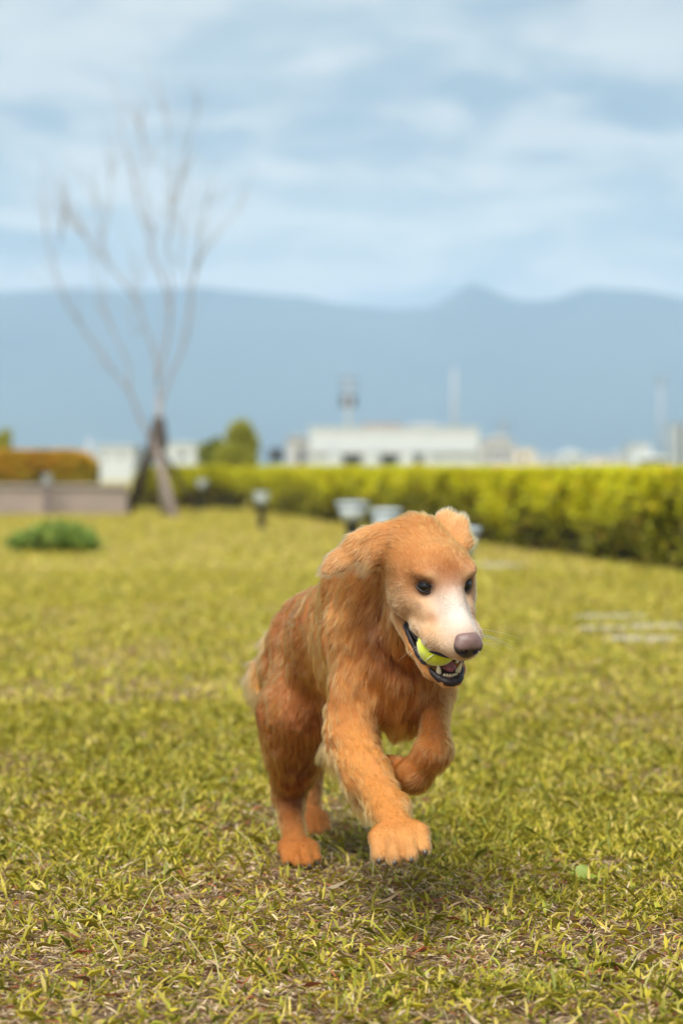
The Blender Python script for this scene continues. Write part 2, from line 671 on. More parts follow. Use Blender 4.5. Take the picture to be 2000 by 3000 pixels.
utility_pole("utility pole with dark transformers rising behind the white building", 1020, 1100, 200.0, True)
utility_pole("plain thin pole rising from the white building's roof end", 1330, 1078, 260.0, False, False)
utility_pole("short pole with crossarms above the grey house", 1474, 1232, 260.0, False)
utility_pole("tall thin pole near the photo's right edge", 1934, 1100, 320.0, False)
utility_pole("slim dark pole behind the orange hedge", 262, 1288, 140.0, False, False)

# ------------------------------------------------------------------ hedges, bushes
m_leaf = material("leaves", attr="tint", rough=0.5, spec=0.3, trans=0.45)
m_twig = material("twigs", (0.10, 0.065, 0.04), 0.9, noise=(25.0, (0.055, 0.035, 0.022), 0.2))
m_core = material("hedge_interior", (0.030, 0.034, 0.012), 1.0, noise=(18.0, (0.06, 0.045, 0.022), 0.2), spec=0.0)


def leaves(C, size, cols, rng, up=0.35, aspect=1.9, face=(-0.15, -0.35, 0.75)):
    """one four-cornered leaf at every centre"""
    n = len(C)
    nm = rng.normal(size=(n, 3)) * 0.55 + np.array(face)      # leaves turn towards the light
    nm /= np.linalg.norm(nm, axis=1, keepdims=True)
    r = rng.normal(size=(n, 3))
    r[:, 2] += up
    d = r - nm * (r * nm).sum(1, keepdims=True)
    d /= np.maximum(np.linalg.norm(d, axis=1, keepdims=True), 1e-6)
    s = np.cross(nm, d)
    L = size * rng.uniform(0.6, 1.3, n)
    w = L / aspect
    q = np.cross(d, s)
    fold = q * (w * rng.uniform(-0.3, 0.3, n))[:, None]
    P = np.stack([C - d * (L * 0.5)[:, None], C + s * (w * 0.5)[:, None] + fold, C + d * (L * 0.5)[:, None], C - s * (w * 0.5)[:, None] + fold], 1)
    return P.reshape(-1, 3), np.repeat(cols, 4, 0)


def pick(rng, n, table):
    w = np.array([t[0] for t in table], float)
    c = np.array([t[1] for t in table], float)
    k = rng.choice(len(table), n, p=w / w.sum())
    return c[k] * rng.uniform(0.75, 1.25, (n, 1))


def hedge(name, label, A, B, width, height, n, leaf, tables, seed, lump=0.07, stems=True, z0=0.0, category="hedge"):
    """clipped hedge from A to B (front bottom line), its depth away to the left of A->B"""
    rng = np.random.default_rng(seed)
    A, B = np.array(A, float), np.array(B, float)
    d = B - A
    L = np.linalg.norm(d)
    d /= L
    nrm = np.array((-d[1], d[0]))
    root = empty(name, ((A[0] + B[0]) / 2, (A[1] + B[1]) / 2, z0))
    tag(root, label, category)
    # leaves crowd the clipped shell and thin out inwards
    u = rng.random(n) * L
    face = rng.random(n)
    v = rng.random(n) * width
    z = 0.02 + rng.random(n) ** 0.8 * (height - 0.02)
    front = face < 0.48
    top = (face >= 0.48) & (face < 0.82)
    back = (face >= 0.82) & (face < 0.9)
    dep = np.abs(rng.normal(0, 0.06, n))
    v[front] = dep[front]
    v[back] = width - dep[back]
    z[top] = height - dep[top]
    g = np.stack([u * 2.2, v * 2.2, z * 2.6], 1)
    bump = (fbm(g, seed, 3) - 0.5) * 2 * lump
    v = np.where(front, v - bump, np.where(back, v + bump, v))
    z = np.where(top, z + bump * 0.40, z)
    z = z - height * 0.16 * np.where(top, np.abs(2 * v / width - 1) ** 5, 0) - height * 0.25 * np.where(z > height * 0.6, np.exp(-np.minimum(u, L - u) / 0.12), 0)
    gap = fbm(np.stack([u * 2.6, v * 2.6, z * 3.4], 1), seed + 9, 3)
    keep = rng.random(n) < np.clip(0.5 + 7.0 * (gap - 0.50) + 2.6 * (z / height - 0.45), 0.06, 1)
    keep &= rng.random(n) < np.clip((z - 0.02) / (0.36 * height), 0.22, 1.0)
    u, v, z = u[keep], v[keep], z[keep]
    C = np.stack([A[0] + d[0] * u + nrm[0] * v, A[1] + d[1] * u + nrm[1] * v, z0 + z], 1)
    young = np.clip((z / height - 0.30) * 2.2 + (fbm(np.stack([u * 1.5, v * 1.5, z * 2], 1), seed + 3, 2) - 0.5) * 1.6, 0, 1)
    ca, cb = pick(rng, len(C), tables[0]), pick(rng, len(C), tables[1])
    cols = np.where((rng.random(len(C)) < young)[:, None], cb, ca)
    P, K = leaves(C, leaf, cols, rng)
    fast_mesh("foliage", P, 4, m_leaf, K, root)
    # bare stems below, and the tangle of old wood inside
    for i in range(int(L / 0.45) if stems else 0):
        uu = rng.random() * L
        vv = rng.uniform(0.12, width - 0.12)
        b = A + d * uu + nrm * vv
        Geo().tube([(b[0], b[1], z0 - 0.02), (b[0] + rng.normal(0, 0.03), b[1] + rng.normal(0, 0.03), z0 + height * 0.4),
                    (b[0] + rng.normal(0, 0.08), b[1] + rng.normal(0, 0.08), z0 + height * 0.8)], [0.016, 0.012, 0.005], 5).build("stem", m_twig, root)
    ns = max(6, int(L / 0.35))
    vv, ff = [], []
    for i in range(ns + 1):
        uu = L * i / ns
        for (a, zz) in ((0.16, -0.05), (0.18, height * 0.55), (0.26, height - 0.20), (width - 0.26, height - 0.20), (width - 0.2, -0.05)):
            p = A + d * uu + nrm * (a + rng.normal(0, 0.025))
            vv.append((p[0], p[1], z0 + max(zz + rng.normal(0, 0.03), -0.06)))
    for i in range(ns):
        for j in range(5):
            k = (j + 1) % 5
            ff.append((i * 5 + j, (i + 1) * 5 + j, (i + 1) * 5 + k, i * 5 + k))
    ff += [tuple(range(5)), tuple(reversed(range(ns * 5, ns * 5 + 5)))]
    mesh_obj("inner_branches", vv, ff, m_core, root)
    return root


LIME = [(5, (0.52, 0.53, 0.004)), (4, (0.60, 0.55, 0.005)), (1.0, (0.38, 0.44, 0.006)), (0.7, (0.62, 0.38, 0.012))]
OLIVE = [(5, (0.17, 0.175, 0.008)), (3, (0.27, 0.26, 0.008)), (1, (0.08, 0.085, 0.012)), (1.0, (0.38, 0.22, 0.015))]
RUSTY = [(4, (0.66, 0.34, 0.03)), (3, (0.60, 0.44, 0.03)), (1, (0.62, 0.24, 0.03)), (2.0, (0.44, 0.42, 0.02))]
DARKG = [(4, (0.27, 0.27, 0.012)), (2, (0.36, 0.34, 0.016)), (2, (0.54, 0.32, 0.02))]
HA, HB, HCN = (2.75, 14.3), (-1.73, 41.2), (-3.6, 41.6)
hedge("hedge", "long yellow-green clipped hedge running away on the photo's right", HB, HA, 1.0, 0.735, 260000, 0.060, (OLIVE, LIME), 5, 0.13)
hedge("hedge", "far green hedge crossing behind the bollard lights", HCN, (-1.80, 41.3), 0.9, 0.755, 30000, 0.055,
      (OLIVE + [(3, (0.16, 0.085, 0.03))], LIME), 6)
# retaining wall with an orange-leaved hedge on top, far left
m_wall = material("wall_render", (0.29, 0.235, 0.20), 0.9, noise=(1.6, (0.21, 0.175, 0.155), 0.22), bump=(30.0, 0.4, 0.01))
m_cap = material("wall_cap", (0.34, 0.30, 0.27), 0.85, noise=(3.0, (0.27, 0.24, 0.21), 0.2))
YW = 36.6
wr = empty("garden_wall", (PX(140, YW), YW, 0))
tag(wr, "low greyish-brown rendered wall under the orange hedge", "wall")
zc = PZ(1428, YW)
Geo().box(PX(-260, YW), PX(420, YW + 3), YW + 0.02, YW + 0.28, 0, zc).build("wall", m_wall, wr)
for i in range(12):
    x0, x1 = PX(-260, YW), PX(420, YW + 3)
    a, b = x0 + (x1 - x0) * i / 12, x0 + (x1 - x0) * (i + 1) / 12
    Geo().box(a + 0.006, b - 0.006, YW - 0.02, YW + 0.32, zc + 0.002, zc + 0.05).build("capstone", m_cap, wr)
hedge("hedge", "rust-orange clipped hedge above the low wall", (PX(-260, YW), YW + 0.38), (PX(272, YW), YW + 0.38), 1.0, PZ(1316, YW), 42000, 0.060,
      (DARKG, RUSTY), 8, 0.09)
gp = empty("garden_post", (PX(146, YW), YW - 0.3, 0))
tag(gp, "thin grey post with a pale cap in front of the low wall", "post")
Geo().box(PX(146, YW) - 0.045, PX(146, YW) + 0.045, YW - 0.345, YW - 0.255, 0, PZ(1418, YW)).build("post", material("post_metal", (0.13, 0.10, 0.10), 0.6), gp)
Geo().box(PX(146, YW) - 0.06, PX(146, YW) + 0.06, YW - 0.36, YW - 0.24, PZ(1418, YW), PZ(1388, YW)).build("cap", material("post_cap", (0.22, 0.24, 0.24), 0.5), gp)


def bush(name, label, cx, cy, z0, rx, ry, rz, n, leaf, table, seed, blades=False, category="bush", stem=True, clumps=14):
    rng = np.random.default_rng(seed)
    root = empty(name, (cx, cy, 0))
    tag(root, label, category)
    cc = rng.normal(size=(clumps, 3))
    cc /= np.linalg.norm(cc, axis=1, keepdims=True)
    cc *= rng.uniform(0.25, 0.78, (clumps, 1))
    cc[:, 2] = np.abs(cc[:, 2]) if blades else cc[:, 2]
    k = rng.integers(0, clumps, n)
    q = rng.normal(size=(n, 3))
    q /= np.linalg.norm(q, axis=1, keepdims=True)
    q *= (rng.uniform(0.55, 1.0, (n, 1))) * rng.uniform(0.36, 0.54, (clumps, 1))[k]
    P = cc[k] + q
    C = P * np.array((rx, ry, rz)) + np.array((cx, cy, z0 + rz * (0.35 if blades else 1.0)))
    C[:, 2] = np.maximum(C[:, 2], 0.01)
    cols = pick(rng, n, table)
    A, K = leaves(C, leaf, cols, rng, 0.9 if blades else 0.3, 4.0 if blades else 1.8)
    fast_mesh("foliage", A, 4, m_leaf, K, root)
    if stem:
        G = Geo()
        G.tube([(cx, cy, -0.02), (cx + 0.03, cy, z0 + rz * 0.7), (cx, cy, z0 + rz * 1.3)], [0.05, 0.04, 0.015], 8)
        G.build("trunk", m_twig, root, True)
        for i in range(9):
            a = rng.uniform(0, 6.28)
            e = (cx + rx * 0.7 * math.cos(a), cy + ry * 0.7 * math.sin(a), z0 + rz * rng.uniform(0.9, 1.7))
            Geo().tube([(cx + 0.02, cy, z0 + rz * rng.uniform(0.3, 0.9)), ((cx + e[0]) / 2, (cy + e[1]) / 2, z0 + rz * 1.0), e], [0.02, 0.012, 0.004], 5).build("branch", m_twig, root)
    return root


GREENB = [(4, (0.34, 0.34, 0.03)), (3, (0.42, 0.41, 0.04)), (1, (0.20, 0.22, 0.02))]
bush("round_bush", "rounded green bush standing above the far hedge", PX(694, 48), 48.0, PZ(1432, 48), 0.48, 0.48, 0.68, 15000, 0.085, GREENB, 12, clumps=22)
bush("round_bush", "lower darker half of the twin bush left of the round bush", PX(622, 48.6), 48.6, PZ(1425, 48), 0.36, 0.36, 0.54, 8000, 0.085,
     [(4, (0.19, 0.22, 0.02)), (3, (0.26, 0.28, 0.03))], 13, clumps=18)
bush("edge_tree", "pale green treetop at the photo's left edge above the orange hedge", PX(2, 60), 60.0, PZ(1345, 60), 0.34, 0.34, 0.40, 2600, 0.08, GREENB, 15, clumps=11, category="tree")
bush("low_plant", "low dark green clump of leaves on the lawn, photo left", PX(166, 20.8), 20.8, 0.0, 0.46, 0.30, 0.18, 5200, 0.12,
     [(4, (0.17, 0.27, 0.04)), (3, (0.27, 0.34, 0.06)), (1, (0.09, 0.15, 0.02))], 14, True, "plant", False, clumps=20)

# ------------------------------------------------------------------ the bare tree with its stakes
m_bark = material("pale_bark", (0.29, 0.26, 0.255), 0.9, noise=(14.0, (0.21, 0.18, 0.175), 0.2), bump=(60.0, 0.5, 0.01))
m_stake = material("weathered_stake", (0.20, 0.155, 0.125), 0.9, noise=(9.0, (0.14, 0.11, 0.09), 0.2), bump=(40.0, 0.4, 0.01))
m_stake_d = material("dark_stake", (0.055, 0.045, 0.038), 0.9, noise=(9.0, (0.09, 0.07, 0.055), 0.2), bump=(40.0, 0.4, 0.01))
m_wrap = material("coir_wrap", (0.040, 0.032, 0.028), 0.95, noise=(30.0, (0.075, 0.058, 0.045), 0.2), bump=(90.0, 0.8, 0.01))
YT = 36.0


def tz(zx, zy, dy=0.0):
    """point of the tree from a reading in the enlarged crop (0..1568 by 0..2352 over 800 x 1200 px)"""
    return at(zx / 1.96, 300 + zy / 1.96, YT + dy)


tree = empty("bare_tree", tuple(at(484, 1515, YT) * np.array((1, 1, 0))))
tag(tree, "leafless young tree with upswept branches tied to wooden stakes", "tree")
b0 = at(486, 1513, YT)
b0[2] = -0.03
Geo().tube([b0, at(478, 1420, YT), tz(900, 1990), tz(912, 1830), tz(918, 1700)], [0.070, 0.058, 0.052, 0.045, 0.038], 10).build("trunk", m_bark, tree, True)
limbs = [
    ([(872, 1960), (800, 1800), (740, 1650), (650, 1540), (480, 1300), (370, 1130), (310, 930), (268, 780), (255, 600)], 0.045, -0.3),
    ([(915, 1720), (905, 1600), (895, 1480), (830, 1270), (770, 1120), (620, 920), (590, 800), (540, 500), (525, 380)], 0.042, 0.25),
    ([(925, 1720), (985, 1560), (1060, 1380), (1100, 1100), (1130, 930), (1220, 800), (1350, 640), (1410, 540)], 0.042, -0.2),
    ([(905, 1600), (970, 1300), (960, 1100), (890, 900), (850, 750), (790, 560), (740, 300), (690, 90)], 0.040, 0.5),
    ([(742, 1650), (735, 1490), (640, 1300), (555, 1090), (530, 850), (440, 690)], 0.028, 0.3),
    ([(975, 1260), (985, 1050), (965, 800), (990, 500), (975, 250), (940, 20)], 0.028, -0.4),
    ([(965, 800), (1010, 600), (1060, 330), (1115, 120), (1130, 10)], 0.017, -0.6),
    ([(830, 1270), (770, 1330), (760, 1150), (860, 880), (880, 700)], 0.016, 0.6),
    ([(1100, 1100), (1040, 900), (1060, 760), (990, 640)], 0.016, 0.3),
    ([(790, 560), (840, 330), (800, 130), (760, 30)], 0.013, 0.2),
    ([(620, 920), (500, 780), (420, 700), (360, 560)], 0.014, 0.4),
    ([(310, 930), (360, 750), (380, 600)], 0.012, -0.3),
    ([(1130, 930), (1160, 720), (1200, 520)], 0.012, -0.1),
    ([(590, 800), (640, 560), (620, 350)], 0.012, 0.5),
]
rt = np.random.default_rng(4)
for pts, r0, dy in limbs:
    n = len(pts)
    P = smooth_path([tz(x, y, dy * i / (n - 1)) for i, (x, y) in enumerate(pts)], n * 4)
    br = Geo().tube(P, [max(0.0045, 0.55 * r0 * (1 - 0.86 * i / (n * 4 - 1))) for i in range(n * 4)], 7).build("branch", m_bark, tree, True)
    for k in range(n + 5):                            # twigs
        i = int(rt.integers(n, n * 4 - 1))
        p = P[i]
        t = P[min(i + 1, n * 4 - 1)] - P[i - 1]
        t = t / np.linalg.norm(t)
        e = t + rt.normal(0, 0.42, 3)
        e[2] = abs(e[2]) + 0.25
        e /= np.linalg.norm(e)
        ln = rt.uniform(0.35, 0.9)
        tw = Geo().tube([p, p + e * ln * 0.5, p + e * ln + np.array((0, 0, 0.12 * ln))], [0.0065, 0.0045, 0.0025], 5).build("twig", m_bark)
        tw.parent = br
        tw.location = (0, 0, 0)
Geo().tube([at(452, 1325, YT), at(462, 1300, YT - 0.02), at(464, 1262, YT), at(466, 1222, YT)], [0.13, 0.155, 0.125, 0.085], 12).build("coir_wrap", m_wrap, tree, True)


def stake(label, top, bot, r, mat, ytop, ybot):
    a, b = at(*top, ytop), at(*bot, ybot)
    b[2] = -0.06
    o = empty("tree_stake", (b[0], b[1], 0))
    tag(o, label, "stake", "stakes bracing the bare tree")
    Geo().tube([b, (a + b) / 2, a], [r * 1.05, r, r * 0.95], 9).build("pole", mat, o, True)
    t = (a - b) / np.linalg.norm(a - b)
    Geo().tube([a - t * 0.16, a - t * 0.10], [r * 1.12, r * 1.12], 9).build("binding", m_wrap, o, True)


stake("dark stake leaning up to the bare tree from the low wall side", (466, 1262), (370, 1490), 0.085, m_stake_d, YT - 0.05, 37.8)
stake("pale stake in front of the bare tree, leaning away from the wall", (452, 1292), (516, 1522), 0.066, m_stake, YT - 0.12, 34.4)
stake("thin dark stake behind the bare tree towards the bollard lights", (462, 1300), (585, 1468), 0.040, m_stake_d, YT + 0.10, 40.0)

# ------------------------------------------------------------------ bollard lights
m_post = material("bollard_post", (0.050, 0.058, 0.070), 0.5, noise=(20.0, (0.035, 0.04, 0.05), 0.2))
m_lamp = material("bollard_glass", (0.50, 0.56, 0.58), 0.35, noise=(12.0, (0.40, 0.46, 0.49), 0.2))
m_lcap = material("bollard_cap", (0.36, 0.41, 0.43), 0.45, noise=(12.0, (0.28, 0.33, 0.36), 0.2))


def bollard(label, px, Y, h=0.50, w=1.0):
    x = PX(px, Y)
    root = empty("bollard_light", (x, Y, 0))
    tag(root, label, "bollard light", "bollard lights on the lawn")
    Geo().lathe([(0.075, -0.02), (0.075, 0.012), (0.05, 0.02)], x, Y, 0, 14).build("base", m_post, root, True)
    Geo().lathe([(0.044, 0.02), (0.044, h - 0.155), (0.058, h - 0.15), (0.058, h - 0.135)], x, Y, 0, 14).build("post", m_post, root, True)
    Geo().lathe([(0.060 * w, h - 0.135), (0.088 * w, h - 0.03)], x, Y, 0, 16).build("lamp", m_lamp, root, True)
    Geo().lathe([(0.096 * w, h - 0.03), (0.100 * w, h - 0.022), (0.098 * w, h - 0.006), (0.05 * w, h)], x, Y, 0, 16).build("cap", m_lcap, root, True)


bollard("bollard light just right of the bare tree's stakes", 593, 40.2, 0.52)
bollard("bollard light standing alone on the lawn in front of the far hedge", 766, 28.4, 0.44)
bollard("small bollard light close against the far hedge", 830, 41.0, 0.36)
bollard("faint little bollard light between the bare tree's stakes", 410, 42.0, 0.30)
bollard("large bollard light at the left of the dog's head", 1032, 15.9, 0.52, 1.12)
bollard("bollard light half hidden directly behind the dog's head", 1130, 14.4, 0.50)
bollard("bollard light peeking out behind the dog's upturned ear", 1340, 10.1, 0.50)

# ------------------------------------------------------------------ stepping stones, flush with the turf
m_stone = material("stepping_stone", (0.33, 0.30, 0.215), 0.9, noise=(5.0, (0.25, 0.22, 0.13), 0.22), bump=(60.0, 0.5, 0.006))


def stepping_stone(label, x, y, w, d, rz, seed):
    rng = np.random.default_rng(seed)
    o = []
    for i in range(14):
        a = 2 * math.pi * i / 14
        c, s = math.cos(a), math.sin(a)
        k = 1.0 / max(abs(c), abs(s)) ** 0.75
        o.append((w / 2 * c * k * rng.uniform(0.95, 1.03), d / 2 * s * k * rng.uniform(0.95, 1.03)))
    v = [(a, b, -0.03) for a, b in o] + [(a, b, 0.018) for a, b in o] + [(a * 0.94, b * 0.94, 0.024) for a, b in o]
    f = [tuple(range(28, 42))]
    for r in (0, 14):
        for i in range(14):
            j = (i + 1) % 14
            f.append((r + i, r + j, r + 14 + j, r + 14 + i))
    st = mesh_obj("stepping_stone", v, f, m_stone, None)
    st.location = (x, y, 0)
    st.rotation_euler = (0, 0, rz)
    tag(st, label, "stepping stone", "stepping stones on the lawn")
    return (x, y, max(w, d) / 2)


STONES = []
for i, (px, py, w, d, lab) in enumerate((
        (1875, 1884, 0.32, 0.26, "pale stepping stone, nearest to the dog of the group by the photo's right edge"),
        (1770, 1852, 0.24, 0.20, "small pale stepping stone left of the right-hand group's middle"),
        (1925, 1846, 0.30, 0.26, "pale stepping stone closest to the photo's right edge"),
        (1790, 1818, 0.38, 0.30, "pale stepping stone, farthest of the group by the photo's right edge"),
        (1455, 1662, 0.40, 0.50, "faint far stepping stone just right of the dog's head"))):
    Y = CAM_H * F_PX / (py - HORIZON)
    STONES.append(stepping_stone(lab, PX(px, Y), Y, w, d, 0.1 * (i - 2), 40 + i))

# ================================================================== grass
m_grass = material("grass_blades", attr="tint", rough=0.5, spec=0.3, trans=0.30)


def grass_field(name, label, y0, y1, dens, seed, ln, wd, extra, tip=True, dry_more=0.0):
    rng = np.random.default_rng(seed)
    # uniform over the wedge the lens can see, with a wide margin to either side
    wid = lambda y: 0.2824 * y + 2 * extra
    area = 0.1412 * (y1 ** 2 - y0 ** 2) + 2 * extra * (y1 - y0)
    n = int(area * dens)
    y = rng.uniform(y0, y1, n * 2)
    y = y[rng.random(len(y)) < wid(y) / wid(y1)][:n]
    n = len(y)
    x = (rng.random(n) - 0.5) * wid(y)
    p2 = np.stack([x, y], 1)
    patch = fbm(p2 * 2.3, 61, 3)                      # thin, brownish patches
    clump = fbm(p2 * 16.0, 71, 2)
    keep = rng.random(n) < np.clip(0.40 + 2.4 * (clump - 0.30) + 0.5 * (patch - 0.4), 0.25, 1)
    keep &= (np.abs(x) < 0.1412 * y + 0.2) | (rng.random(n) < 0.45)
    for (sx, sy, r) in STONES:
        dd = np.hypot(x - sx, (y - sy) * 0.9)
        keep &= (dd > r * 0.92) | (rng.random(n) < 0.30)
    x, y, p2, patch, clump = x[keep], y[keep], p2[keep], patch[keep], clump[keep]
    n = len(x)
    dry = np.clip(0.36 + np.where(y < 7.5, 1.5, 0.9) * (0.50 - patch) + 0.25 * (0.5 - clump) + DRY + dry_more * np.clip((7.5 - y) / 3.5, 0, 1), 0.10, 0.85)
    kind = rng.random(n)
    is_dry = kind < dry
    green = pick(rng, n, [(4, (0.30, 0.275, 0.022)), (4, (0.41, 0.345, 0.030)), (2.0, (0.17, 0.185, 0.018)), (2.0, (0.52, 0.42, 0.10)), (0.8, (0.33, 0.35, 0.04))])
    straw = pick(rng, n, [(3, (0.44, 0.31, 0.175)), (2.0, (0.26, 0.16, 0.09)), (2.6, (0.60, 0.48, 0.31)), (0.9, (0.32, 0.10, 0.045)), (2.0, (0.44, 0.33, 0.05)), (0.4, (0.09, 0.05, 0.03))])
    col = np.where(is_dry[:, None], straw, green)
    col = np.clip(col * np.where(y > 7.0, 1.10, 1.02)[:, None], 0, 0.8)
    L = ln * rng.lognormal(0, 0.38, n) * np.where(is_dry, 0.95, 1.0)
    Wd = wd * rng.uniform(0.55, 1.35, n) * np.where(is_dry, 0.62, 1.0)
    az = rng.uniform(0, 2 * math.pi, n)
    lean = np.where(is_dry, rng.uniform(1.05, 1.55, n), np.clip(rng.normal(0.95, 0.32, n), 0.05, 1.5))
    curl = rng.normal(0.45, 0.35, n)
    base_z = np.where(is_dry, rng.uniform(0.0, 0.010, n), rng.uniform(0.0, 0.012, n))
    h = np.stack([np.cos(az), np.sin(az), np.zeros(n)], 1)
    tw = az + math.pi / 2 + rng.normal(0, 0.5, n)
    s = np.stack([np.cos(tw), np.sin(tw), rng.normal(0, 0.35, n)], 1)
    B = np.stack([x, y, base_z], 1)

    def step(P, a, l):
        return P + (h * np.sin(a)[:, None] + np.array((0, 0, 1.0)) * np.cos(a)[:, None]) * l[:, None]

    M = step(B, lean, L * 0.5)
    T = step(M, np.clip(lean + curl, 0, 1.75), L * 0.5)
    M[:, 2] = np.maximum(M[:, 2], 0.003)
    T[:, 2] = np.maximum(T[:, 2], 0.003)
    hw = s * (Wd * 0.5)[:, None]
    if tip:
        V5 = np.stack([B - hw * 0.7, B + hw * 0.7, M + hw, T, M - hw], 1)
        K = np.stack([col * 0.9, col * 0.9, col, col * 1.06, col], 1)
        ns = 5
    else:
        V5 = np.stack([B - hw, M + hw, T, M - hw], 1)
        K = np.stack([col] * 4, 1)
        ns = 4
    o = fast_mesh(name, V5.reshape(-1, 3), ns, m_grass, K.reshape(-1, 3))
    tag(o, label, None, None, "stuff")
    return o


grass_field("grass", "short broad-bladed grass with dry straw in the foreground", 2.3, 7.5, GRASS[0], 1, 0.022, 0.0046, 0.95, True, 0.13)
grass_field("grass", "blurred grass of the middle lawn", 7.5, 17.0, GRASS[1], 2, 0.036, 0.0085, 1.1, False)
grass_field("grass", "blurred grass of the far lawn below the hedges", 17.0, 42.0, GRASS[2], 3, 0.045, 0.018, 1.5, False)

# a few taller seed stalks and one broad weed near the dog
rng = np.random.default_rng(77)
G = Geo()
for i in range(80):
    y = rng.uniform(2.7, 7.0)
    x = (rng.random() - 0.5) * (0.2824 * y + 0.6)
    a, le = rng.uniform(0, 6.28), rng.uniform(0.05, 0.11)
    dx, dy = math.cos(a) * le * 0.8, math.sin(a) * le * 0.8
    G.tube([(x, y, 0), (x + dx * 0.5, y + dy * 0.5, le * 0.55), (x + dx, y + dy, le * 0.72)], [0.0011, 0.0009, 0.0005], 4)
st = G.build("dry_stalks", material("dry_stalk", (0.46, 0.40, 0.20), 0.7, noise=(40.0, (0.36, 0.36, 0.10), 0.2)))
tag(st, "thin dry grass stalks scattered over the foreground lawn", None, None, "stuff")

wd0 = at(1700, 2585, 1.0)
yw = CAM_H * F_PX / (2600 - HORIZON)
weed = empty("broadleaf_weed", (PX(1700, yw), yw, 0))
tag(weed, "small bright green broad-leaved weed in the lawn, right of the dog's paw", "weed")
m_weed = material("weed_leaf", (0.26, 0.34, 0.02), 0.45, noise=(60.0, (0.20, 0.28, 0.02), 0.2), trans=0.3)
for k, (a, ln, tilt) in enumerate(((1.2, 0.040, 0.5), (2.2, 0.036, 0.9), (0.2, 0.034, 1.1), (3.6, 0.028, 1.2), (5.2, 0.026, 1.25))):
    d = np.array((math.cos(a) * math.sin(tilt), math.sin(a) * math.sin(tilt) * 0.6, math.cos(tilt)))
    s = np.array((-math.sin(a), math.cos(a), 0.2))
    vv, ff = [], []
    for i in range(7):
        t = i / 6
        w = 0.013 * math.sin(math.pi * min(1, 0.08 + t * 0.92)) ** 0.7
        c = np.array((PX(1700, yw), yw, 0.016)) + d * ln * t + np.array((0, 0, -0.012 * t * t))
        vv += [c - s * w, c - np.array((0, 0, 0.003)), c + s * w]
    for i in range(6):
        for j in range(2):
            ff.append((i * 3 + j, i * 3 + j + 1, (i + 1) * 3 + j + 1, (i + 1) * 3 + j))
    mesh_obj("leaf", vv, ff, m_weed, weed, True)

# ================================================================== the dog
# The body is a blend of tapered limbs and ellipsoids, turned into one continuous skin.
HEAD_O = at(1303, 1715, 3.80)                 # midpoint between the eyes
yaw, pit, rol = math.radians(23), math.radians(25), math.radians(2)
_fh = np.array((math.sin(yaw), -math.cos(yaw), 0.0))
_lh = np.array((math.cos(yaw), math.sin(yaw), 0.0))
_up = np.array((0, 0, 1.0))
_f = _fh * math.cos(pit) - _up * math.sin(pit)
_u = _up * math.cos(pit) + _fh * math.sin(pit)
H_U = _u * math.cos(rol) - _lh * math.sin(rol)
H_L = _lh * math.cos(rol) + _u * math.sin(rol)
HEAD_R = np.stack([_f, H_L, H_U], axis=1)     # columns: forward, left, up


def hp(x, y, z):
    """head space (forward, left, up from between the eyes) to world"""
    return HEAD_O + HEAD_R @ np.array((x, y, z), float)


def to_head(P):
    return (P - HEAD_O) @ HEAD_R


def roty(deg):
    a = math.radians(deg)
    return np.array(((math.cos(a), 0, math.sin(a)), (0, 1, 0), (-math.sin(a), 0, math.cos(a))))


def rotz(deg):
    a = math.radians(deg)
    return np.array(((math.cos(a), -math.sin(a), 0), (math.sin(a), math.cos(a), 0), (0, 0, 1)))


def rotx(deg):
    a = math.radians(deg)
    return np.array(((1, 0, 0), (0, math.cos(a), -math.sin(a)), (0, math.sin(a), math.cos(a))))


PRIMS = []
GROUP = ['trunk', 0.03]            # current group of primitives and how softly it joins the rest
GOLD = (0.335, 0.108, 0.014)
AMBER = (0.255, 0.072, 0.009)
RUSSET = (0.115, 0.029, 0.005)
PALE = (0.50, 0.198, 0.042)
CREAM = (0.62, 0.36, 0.17)
WHITE = (0.70, 0.58, 0.46)


def cone(a, b, ra, rb, k=0.03, col=GOLD, fl=0.02, comb=None, op='+', dens=1.0, lift=0.35):
    a, b = np.array(a, float), np.array(b, float)
    PRIMS.append(dict(t='c', a=a, b=b, ra=ra, rb=rb, k=k, col=col, fl=fl, op=op, dens=dens, lift=lift, g=tuple(GROUP),
                      comb=(b - a) if comb is None else np.array(comb, float)))


def ell(c, r, R=None, k=0.03, col=GOLD, fl=0.02, comb=(0, 1, -0.4), op='+', dens=1.0, lift=0.35):
    PRIMS.append(dict(t='e', c=np.array(c, float), r=np.array(r, float), R=np.eye(3) if R is None else R, k=k,
                      col=col, fl=fl, op=op, dens=dens, lift=lift, g=tuple(GROUP), comb=comb if isinstance(comb, str) else np.array(comb, float)))


def sdf(p, P):
    if p['t'] == 'c':
        ba = p['b'] - p['a']
        pa = P - p['a']
        t = np.clip(pa @ ba / max(ba @ ba, 1e-12), 0, 1)
        d = pa - t[..., None] * ba
        return np.sqrt((d * d).sum(-1)) - (p['ra'] + (p['rb'] - p['ra']) * t)
    q = (P - p['c']) @ p['R']
    k0 = np.sqrt(((q / p['r']) ** 2).sum(-1))
    k1 = np.sqrt(((q / (p['r'] ** 2)) ** 2).sum(-1))
    return k0 * (k0 - 1.0) / np.maximum(k1, 1e-9)


def bounds(p):
    if p['t'] == 'c':
        r = max(p['ra'], p['rb'])
        return np.minimum(p['a'], p['b']) - r, np.maximum(p['a'], p['b']) + r
    e = np.sqrt(((p['R'] * p['r']) ** 2).sum(1))
    return p['c'] - e, p['c'] + e


